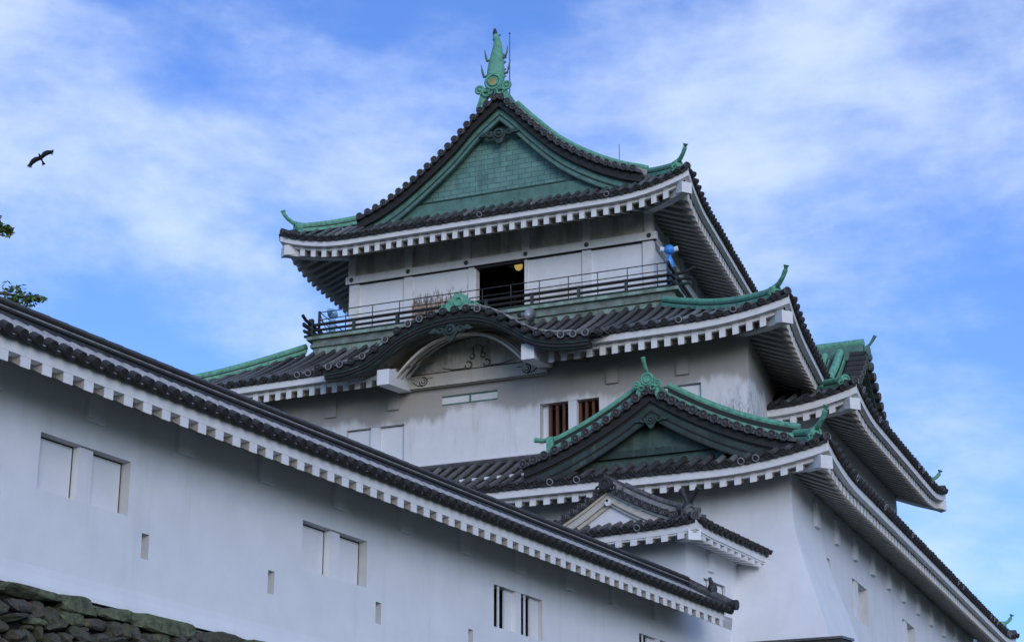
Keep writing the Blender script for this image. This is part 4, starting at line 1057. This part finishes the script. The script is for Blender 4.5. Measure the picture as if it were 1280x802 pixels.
m = MB(); m.mat('trim_plaster'); m.rings([[LW(s, 1.06, 9.60), LW(s, .90, 9.60), LW(s, .90, 9.835), LW(s, 1.06, 9.835)] for s in (S0, S1 - .3)]); m.build('eave_board', lr)
m = MB(); m.mat('trim_plaster')
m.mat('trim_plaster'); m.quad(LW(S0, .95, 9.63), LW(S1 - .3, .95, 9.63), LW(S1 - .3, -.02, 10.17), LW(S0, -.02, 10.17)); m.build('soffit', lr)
m = MB(); m.mat('trim_plaster'); s = S0 + .1
while s < S1 - .3:
    m.mat('shaded_rafter_plaster'); m.hexa([LW(s, 1.04, 9.457), LW(s + .17, 1.04, 9.457), LW(s + .17, -.02, 10.02), LW(s, -.02, 10.02), LW(s, 1.04, 9.598), LW(s + .17, 1.04, 9.598), LW(s + .17, -.02, 10.16), LW(s, -.02, 10.16)])
    m.mat('trim_plaster'); m.hexa([LW(s + a, o, z) for z in (9.45, 9.598) for a, o in ((-.003, 1.058), (.173, 1.058), (.173, 1.041), (-.003, 1.041))]); s += .41  # pale cap paints the light falling on each rafter end
m.build('rafters', lr)

# ------------------------------------------------------------------ corner turret at the end of the gallery
tur = thing(empty('corner_turret', LW(22.8, -2, 9.5)), 'small white turret with grey gabled roof where the gallery meets the keep', 'turret')
TW0, TW1 = 21.2, 24.62
m = MB(); m.mat('plaster')
twin = (22.12, 23.35, 10.22, 10.93)
wall_panel(m, TL, TW0, TW1, 9.9, 12.1, [(*twin, .12)])
m.quad(LW(TW0, 0, 9.6), LW(TW0, -3.9, 9.6), LW(TW0, -3.9, 12.1), LW(TW0, 0, 12.1)); m.quad(LW(TW0, -3.9, 9.6), LW(TW1, -3.9, 9.6), LW(TW1, -3.9, 12.1), LW(TW0, -3.9, 12.1))
m.build('wall', tur)
shutter_window(tur, TL, *twin, .10, (.26, .50))
p = MB(); p.mat('plaster'); p.box(TL, 22.35, 22.62, -.075, .01, 11.12, 11.55); p.build('beam_end', tur)
GT = lambda x, y, z: LW(y, x, z)       # x outward (right), y into depth
RT = Roof(GT, -4.55, .72, 20.25, 27.6, 11.84, eave_profile(.42, .03), .05, 1.2)
rt = roof_set(tur, 'roof', RT, ['front', 'right'], .30, .40, .82, {'front': full(1.0), 'right': lambda u: (u if u < .75 else 2.6) if u < 4.35 else 0}, corners=('fr',), tile_r=.075, rw=.16, zA=(-.24, -.02), zB=(-.28, -.24), zR=(-.245, .15), dA=(0., .1), dB=(.03, .16), sl=.40, zS=-.25, band_sides=['front'], hb=False)
RTs = Roof(GT, -4.55, .72, 20.25, 24.55, 11.84, RT.prof, .05, 1.2)
class OneEnd(Roof):
    def lift(s, x, y):
        dx = s.x1 - x; dy = y - s.y0; return s.U * max(0, 1 - max(dx, dy, 0) / s.UL) ** 2.1
RTs.__class__ = OneEnd
m = MB(); m.mat('trim_plaster')
us = [0, .2, .4, .7, 1.0, 4.3]
m.rings([[RTs.Pb('right', u, 0, -.24), RTs.Pb('right', max(u, .1), .1, -.24), RTs.Pb('right', max(u, .1), .1, -.02), RTs.Pb('right', u, 0, -.02)] for u in us]); m.build('eave_board', rt)
m = MB(); m.mat('trim_plaster'); m.rings([[RTs.Pb('right', max(u, .03), .03, -.28), RTs.Pb('right', max(u, .16), .16, -.28), RTs.Pb('right', max(u, .16), .16, -.242), RTs.Pb('right', max(u, .03), .03, -.242)] for u in us])
for a, b in zip(us[1:], us[2:]): m.quad(RTs.Pb('right', a, .1, -.27), RTs.Pb('right', b, .1, -.27), RTs.Pb('right', b, min(.8, b), -.27, .25), RTs.Pb('right', a, min(.8, a), -.27, .25))
m.build('soffit', rt)
m = MB(); m.mat('trim_plaster'); u = .42
while u < 4.2:
    e = min(.8, u); m.hexa([RTs.Pb('right', u + a, d, -.40, .25) for a, d in ((0, .04), (.17, .04), (.17, e), (0, e))] + [RTs.Pb('right', u + a, d, -.283, .25) for a, d in ((0, .04), (.17, .04), (.17, e), (0, e))]); u += .40
m.build('rafters', rt)
m = MB(); m.mat('plaster'); RT.hip_beam(m, 'fr', .8, -.46, .25, .24, .22); m.mat('dark_wood'); 
c = RT.D('fr', .04, -.25); m.build('hip_beam', rt)
m = MB(); m.mat('trim_plaster'); m.quad(LW(24.53, .72, 11.60), LW(24.53, 0, 11.75), LW(24.53, 0, 12.1), LW(24.53, .72, 11.82)); m.build('end_board', rt)
GG = lambda w_, y, z: LW(y, -1.85 + w_, z)
zgt = lambda w_: 11.92 + 1.12 * (.5 * (1 - min(1, abs(w_) / 2.55)) + .5 * (1 - min(1, abs(w_) / 2.55)) ** 2)
gt = empty('gable', LW(20.9, -1.85, 12.2), tur)
verge(gt, GG, zgt, 2.0, 2.1, 20.70, .5, pitch=.25, r=.07, board=('warm_plaster', .07, .35))
barge_board(gt, GG, zgt, 2.0, 2.1, 20.84, .12, .17, .06, 'warm_plaster'); barge_board(gt, GG, zgt, 1.9, 2.0, 20.91, .26, .12, .06, 'warm_plaster', name='barge_lining')
pediment(gt, GG, zgt, 2.0, 2.1, 20.99, 11.9, .2, 'plaster')
m = MB(); m.mat('trim_plaster'); m.tube([GG(0, 20.86, 12.72), GG(0, 20.8, 12.72)], .10, 6); m.mat('dark_gap'); m.tube([GG(-.02, 20.80, 12.76), GG(-.02, 20.79, 12.76)], .035, 8); m.build('gable_pendant', gt)
s_ = MB(); slope_sheet(s_, GG, zgt, .1, 2.5, 20.9, 24.6, .3, None); slope_sheet(s_, GG, zgt, -.1, -2.5, 20.9, 26.5, .3, None); s_.build('upper_slope', gt, normals=False)
slope_ridge(gt, GG, zgt, .25, 2.2, 21.15, 'roof_tile', h=.36, wd=.22, lower='dust_tile'); slope_ridge(gt, GG, zgt, .25, 2.2, 21.45, 'roof_tile', h=.24, wd=.2, lower='dust_tile', name='tile_course')
m = MB(); m.mat('dust_tile'); m.box(GG, -.14, .14, 20.75, 26.3, 13.0, 13.22); m.mat('roof_tile'); m.tube([GG(0, 20.72, 13.27), GG(0, 26.3, 13.27)], .10, 10); m.build('main_ridge', gt)
m = MB(); m.mat('tile_end'); c = Vector(GG(.02, 20.66, 13.12)); m.tube([c + ld * .1, c - ld * .04], .17, 14); m.torus(c - ld * .04, -ld, .12, .03, 14, 5)
for s_ in (-1, 1): m.torus(c + ln * s_ * .2 - Vector((0, 0, .1)), -ld, .07, .03, 12, 5)
m.tube([c + Vector((0, 0, .14)), c + Vector((0, 0, .26)) - ld * .04], [.05, .02], 6)
m.build('ridge_end_ornament', gt)
RT.hip_ridge(rt, 'fr', .8, 'roof_tile', h=.22, wd=.2, horn=.0001, start=.3)
m = MB(); m.mat('tile_end'); q = RT.D('fr', .35, .45)
for dx, hh in ((-.16, .42), (.28, .36)):
    m.tube([q, q + ln * dx * .6 - ld * dx * .2 + Vector((0, 0, hh * .5)), q + ln * dx * 1.2 - ld * dx * .4 + Vector((0, 0, hh))], [.05, .05, .075], 8)
m.blob(q - Vector((0, 0, .05)), (.16, .16, .14)); m.build('corner_finial', rt)

# ================================================================== stone walls and ground
BASE = 6.87
sw = empty('stone_wall', LW(0, .5, 0)); thing(sw, 'dark rubble stone wall under the white gallery at lower left', 'stone wall')
bat = .22
def SWP(s, t, o=0.):       # t: depth below the top; the face leans outward going down
    return LW(s, .18 + t * bat + o, BASE - .02 - t)
m = MB(); m.mat('dark_gap')
m.quad(SWP(-12, .05, -.16), SWP(24.5, .05, -.16), SWP(24.5, BASE, -.16), SWP(-12, BASE, -.16)); m.quad(SWP(-12, .02, -.1), SWP(24.5, .02, -.1), LW(24.5, -3, BASE - .04), LW(-12, -3, BASE - .04))
m.build('core', sw)
bm = bmesh.new(); rnd = random.Random(11); t = .0; row = 0
def stone(bm, s, t, w_, h, dep, mi):
    r = bmesh.ops.create_icosphere(bm, subdivisions=3 if row == 0 else 2, radius=1.0); sd = rnd.random() * 100; tilt = rnd.uniform(-.3, .3) if mi == 0 else rnd.uniform(-.08, .08)
    cuts = [(Vector((rnd.gauss(0, 1), rnd.gauss(0, .9), rnd.gauss(0, 1))).normalized(), rnd.uniform(.72, .95)) for _ in range(7)]
    for v in r['verts']:
        p = v.co.copy(); k = max(abs(p.x), abs(p.y), abs(p.z)); q = p * (.35 + .65 / k)
        for n_, dd in cuts:                      # flat broken faces
            e = q.dot(n_) - dd
            if e > 0: q -= n_ * e
        q *= 1 + .10 * noise.noise(Vector((p.x * 1.6 + sd, p.y * 1.6, p.z * 1.6))) + .05 * noise.noise(Vector((p.x * 5 + sd, p.y * 5, p.z * 5)))
        a = q.x * w_ / 2; b = q.z * h / 2; a, b = a * cos(tilt) - b * sin(tilt), a * sin(tilt) + b * cos(tilt)
        v.co = SWP(s + a, t - b, -.10 + q.y * dep)
    for f in {f for v in r['verts'] for f in v.link_faces}: f.material_index = mi
while t < 1.5:
    h = .24 if row == 0 else rnd.uniform(.15, .27)
    s = -3.4 + rnd.uniform(0, .3)
    while s < 7.8:
        w_ = rnd.uniform(.7, 1.5) if row == 0 else rnd.uniform(.16, .62)
        hh = h * rnd.uniform(.75, 1.35)
        mi = 1 if (row == 0 and rnd.random() < .85) or rnd.random() < .08 else 0
        stone(bm, s + w_ / 2, t + h / 2 + (rnd.uniform(-.07, .07) if row else rnd.uniform(-.03, .03)), w_ * 1.04, hh, rnd.uniform(.10, .22) + (.05 if row == 0 else 0), mi)
        if row and rnd.random() < .5: stone(bm, s + w_, t + h, rnd.uniform(.08, .2), rnd.uniform(.07, .14), .1, 0)
        s += w_ * 1.0
    t += h * .95; row += 1
me = bpy.data.meshes.new('stones'); bm.to_mesh(me); bm.free(); me.materials.append(MATS['rock']); me.materials.append(MATS['mossy_rock'])
o = bpy.data.objects.new('stones', me); C.objects.link(o); attach(o, sw)
m = MB(); m.mat('rock'); m.quad(SWP(7.6, .0, 0), SWP(24.5, .0, 0), SWP(24.5, BASE, 0), SWP(7.6, BASE, 0)); m.quad(SWP(-12, 0, 0), SWP(-3.4, 0, 0), SWP(-3.4, BASE, 0), SWP(-12, BASE, 0)); m.quad(SWP(-3.4, 1.55, 0), SWP(7.6, 1.55, 0), SWP(7.6, BASE, 0), SWP(-3.4, BASE, 0)); m.build('rough_face', sw)
kb = empty('stone_base', (-21.5, 55, 0)); thing(kb, 'sloping stone base beneath the white keep', 'stone base')
m = MB(); m.mat('rock')
a0 = [(W1['x0'], W1['y0']), (W1['x1'], W1['y0']), (W1['x1'], W1['y1']), (W1['x0'], W1['y1'])]; cxy = (-21.8, 58.8)
def ringz(z, e): return [Vector((x + e * (1 if x > cxy[0] else -1), y + e * (1 if y > cxy[1] else -1), z)) for x, y in a0]
m.rings([ringz(6.38, .1), ringz(4, .7), ringz(2, 1.4), ringz(0, 2.3)]); m.build('face', kb)
gm = MB(); gm.mat('grass_ground'); gm.quad((-1500, -1500, 0), (1500, -1500, 0), (1500, 1500, 0), (-1500, 1500, 0)); g = gm.build('ground'); g['kind'] = 'structure'

# ================================================================== small things on the balcony
def viewer(x, y, z, rz, mats, label, tall=1.18):
    e = empty('coin_viewer', (0, 0, 0)); thing(e, label, 'coin viewer', 'coin-operated viewers on the balcony')
    m = MB(); m.mat(mats[1]); m.tube([(0, 0, 0), (0, 0, .03)], .19, 14); m.mat(mats[0]); m.tube([(0, 0, .03), (0, 0, tall * .72)], [.115, .105], 14); m.build('stand', e)
    m = MB(); m.mat(mats[0]); m.tube([(0, 0, tall * .72), (0, 0, tall * .80)], [.07, .06], 10); m.blob((0, 0, tall * .93), (.17, .17, .15), 12, 8); m.build('housing', e, True)
    for s_ in (-1, 1):
        m = MB(); m.mat(mats[2]); m.tube([(s_ * .13, 0, tall * .93), (s_ * .26, 0, tall * .95)], [.07, .085], 12); m.build('eyepiece', e)
    e.matrix_basis = Matrix.Translation((x, y, z)) @ Matrix.Rotation(rz, 4, 'Z'); return e
viewer(-15.98, 50.45, 20.9, radians(15), ('blue_paint', 'grey_metal', 'white_metal'), 'bright blue viewing binoculars on a post at the right end of the balcony', 1.45)
viewer(-27.15, 50.5, 20.9, radians(95), ('pale_blue_paint', 'grey_metal', 'pale_blue_paint'), 'pale blue viewing binoculars on a post at the left end of the balcony', .95)
e = empty('loudspeaker', (-20.0, 49.6, 20.3)); thing(e, 'grey horn loudspeaker mounted below the railing beside the undulating gable', 'loudspeaker')
m = MB(); m.mat('grey_metal'); m.tube([(-20.35, 49.55, 20.52), (-20.22, 49.50, 20.48), (-20.06, 49.42, 20.43), (-19.98, 49.38, 20.41)], [.05, .08, .15, .22], 20); m.build('horn', e, True)
m = MB(); m.mat('dark_metal'); m.tube([(-20.42, 49.6, 20.54), (-20.3, 49.52, 20.51)], .08, 12); m.build('driver', e)
m = MB(); m.mat('dark_metal'); m.tube([(-20.3, 49.6, 20.5), (-20.3, 49.95, 20.8), (-20.3, 50.02, 20.95)], .02, 6); m.build('bracket', e)
e = empty('ceiling_lamp', (-21.5, 52.3, 23.3)); thing(e, 'round yellow lamp hanging inside the dark balcony doorway', 'lamp')
m = MB(); m.mat('dark_metal'); m.tube([(-21.32, 51.75, 23.5), (-21.32, 51.75, 23.1)], .012, 6); m.build('cord', e)
m = MB(); m.mat('lamp_glass'); m.blob((-21.32, 51.75, 22.98), (.13, .13, .15), 14, 10); m.build('lamp_shade', e, True)
m = MB(); m.mat('white_metal'); m.tube([(-21.85, 52.6, 23.42), (-21.85, 52.6, 23.34)], [.10, .16], 14); o = m.build('ceiling_light'); thing(o, 'small flat white ceiling light inside the dark doorway, left of the yellow lamp', 'light')

# ================================================================== the kite in the sky
def bird(loc):
    m = MB(); m.mat('black_feather')
    m.tube([(-.30, 0, 0), (-.16, 0, .02), (.02, 0, .03), (.18, 0, .02), (.30, 0, .03), (.37, 0, .01)], [.03, .075, .095, .075, .05, .012], 10)
    # tail fan
    m.rings([[Vector((-.24, -.04, z)), Vector((-.58, -.13, z)), Vector((-.55, 0, z)), Vector((-.60, .13, z)), Vector((-.24, .04, z))] for z in (.0, .015)])
    for s_ in (-1, 1):
        le = [(.16, .06, .03), (.25, .35, .10), (.20, .62, .12), (.06, .86, .10), (-.04, 1.0, .08)]
        te = [(-.12, .06, .02), (-.12, .35, .08), (-.14, .6, .10), (-.20, .8, .08), (-.16, .97, .07)]
        m.rings([[Vector((a[0], s_ * a[1], a[2] + .012)), Vector((b[0], s_ * b[1], b[2])), Vector((b[0], s_ * b[1], b[2] - .012)), Vector((a[0], s_ * a[1], a[2] - .02))] for a, b in zip(le, te)])
        for k in range(5):
            a = radians(20 + k * 17); bx_, by_ = .02 - k * .035, .93 - k * .03
            m.tube([(bx_, s_ * by_, .08), (bx_ - sin(a) * .16, s_ * (by_ + cos(a) * .13), .09), (bx_ - sin(a) * .26, s_ * (by_ + cos(a) * .19), .12)], [.03, .025, .006], 5)
    o = m.build('flying_kite', None, True); thing(o, 'dark bird of prey gliding with spread wings in the upper left sky', 'bird'); return o
b = bird(None)
R_ = Vector((cos(YAW), sin(YAW), 0)); Fh = Vector((-sin(YAW), cos(YAW), 0))
Up = Vector((0, 0, 1))
wing = (R_ * .70 + Up * .62 + Fh * .2).normalized()
fwd = (R_ * -.30 + Up * .45 + Fh * -.85); fwd = (fwd - wing * fwd.dot(wing)).normalized(); nz = fwd.cross(wing).normalized()
M_ = Matrix((fwd, wing, nz)).transposed().to_4x4(); M_.translation = Vector((-40.5, 52.6, 30.3)) * .62 + Vector((0, 0, .61)); b.matrix_basis = M_ @ Matrix.Scale(.34, 4)

# ================================================================== tree beyond the gallery
tree = thing(empty('broadleaf_tree', (-24.2, 24.5, 7)), 'leafy green tree behind the gallery roof, its twigs reaching in at the left edge', 'tree')
rt_ = random.Random(5)
TB_ = Vector((-25.0, 24.6, 0))
tr = MB(); tr.mat('bark')
tr.tube([TB_ + Vector((0, 0, z)) + Vector((sin(z * .5) * .15, cos(z * .4) * .1, 0)) for z in (0, 2, 5, 8, 11, 14, 16.5)], [.42, .36, .31, .26, .2, .13, .05], 10)
tipB = Vector((-20.57, 27.05, 13.50)); tipA = Vector((-20.88, 26.5, 14.73))
limbs = [(12.6, tipB), (13.9, tipA)]
for i in range(12):
    a = rt_.uniform(pi * .55, pi * 1.85); r_ = rt_.uniform(1.5, 2.9); z = rt_.uniform(9, 15)
    limbs.append((z - 1.5, TB_ + Vector((cos(a) * r_, sin(a) * r_, z + rt_.uniform(.3, 1.6)))))
clus = []
for z0, tip in limbs:
    s0 = TB_ + Vector((0, 0, z0)); mid = s0.lerp(tip, .6) + Vector((0, 0, .45))
    tr.tube([s0, s0.lerp(mid, .5), mid, mid.lerp(tip, .5) + Vector((0, 0, .1)), tip], [.13, .1, .07, .04, .012], 7)
    near = (tip - tipA).length < .1 or (tip - tipB).length < .1
    if not near:
        for k in range(5): clus.append((s0.lerp(tip, rt_.uniform(.5, 1.1)) + Vector((rt_.uniform(-.5, .5), rt_.uniform(-.5, .5), rt_.uniform(-.3, .5))), rt_.uniform(.5, .9), 170))
    else:
        sp = .16
        for k in range(30):
            t = .62 + .38 * k / 29; u_ = (1 - t) / .38; clus.append((mid.lerp(tip, t) + Vector((rt_.uniform(-.14, .14), rt_.uniform(-.14, .14), rt_.uniform(-.12, .14))) * (.4 + u_), .06 + .18 * u_, 9))
# smaller sprigs along the ridge line
def sprig(a, b, n_):
    a, b = Vector(a), Vector(b); tr.tube([a, a.lerp(b, .5) + Vector((0, 0, .06)), b], [.02, .012, .004], 5)
    for k in range(n_): clus.append((a.lerp(b, (k + .5) / n_), .07, 3))
tr.build('trunk', tree)
lv = MB()
for c, rad, n_ in clus:
    for k in range(n_):
        d = Vector((rt_.gauss(0, 1), rt_.gauss(0, 1), rt_.gauss(0, 1))); d = d.normalized() * rad * rt_.random() ** .4
        p = c + d; sz = rt_.uniform(.045, .085)
        ax = Vector((rt_.gauss(0, 1), rt_.gauss(0, 1), rt_.gauss(0, .5))).normalized(); bx_ = ax.cross(Vector((rt_.gauss(0, 1), rt_.gauss(0, 1), 1)).normalized()).normalized()
        lv.mat('leaf' if rt_.random() < .7 else 'leaf_pale')
        lv.add([p - ax * sz, p + bx_ * sz * .42 + ax * sz * .1, p + ax * sz, p - bx_ * sz * .42 + ax * sz * .1], [(0, 1, 2, 3)])
lv.build('crown', tree, normals=False)
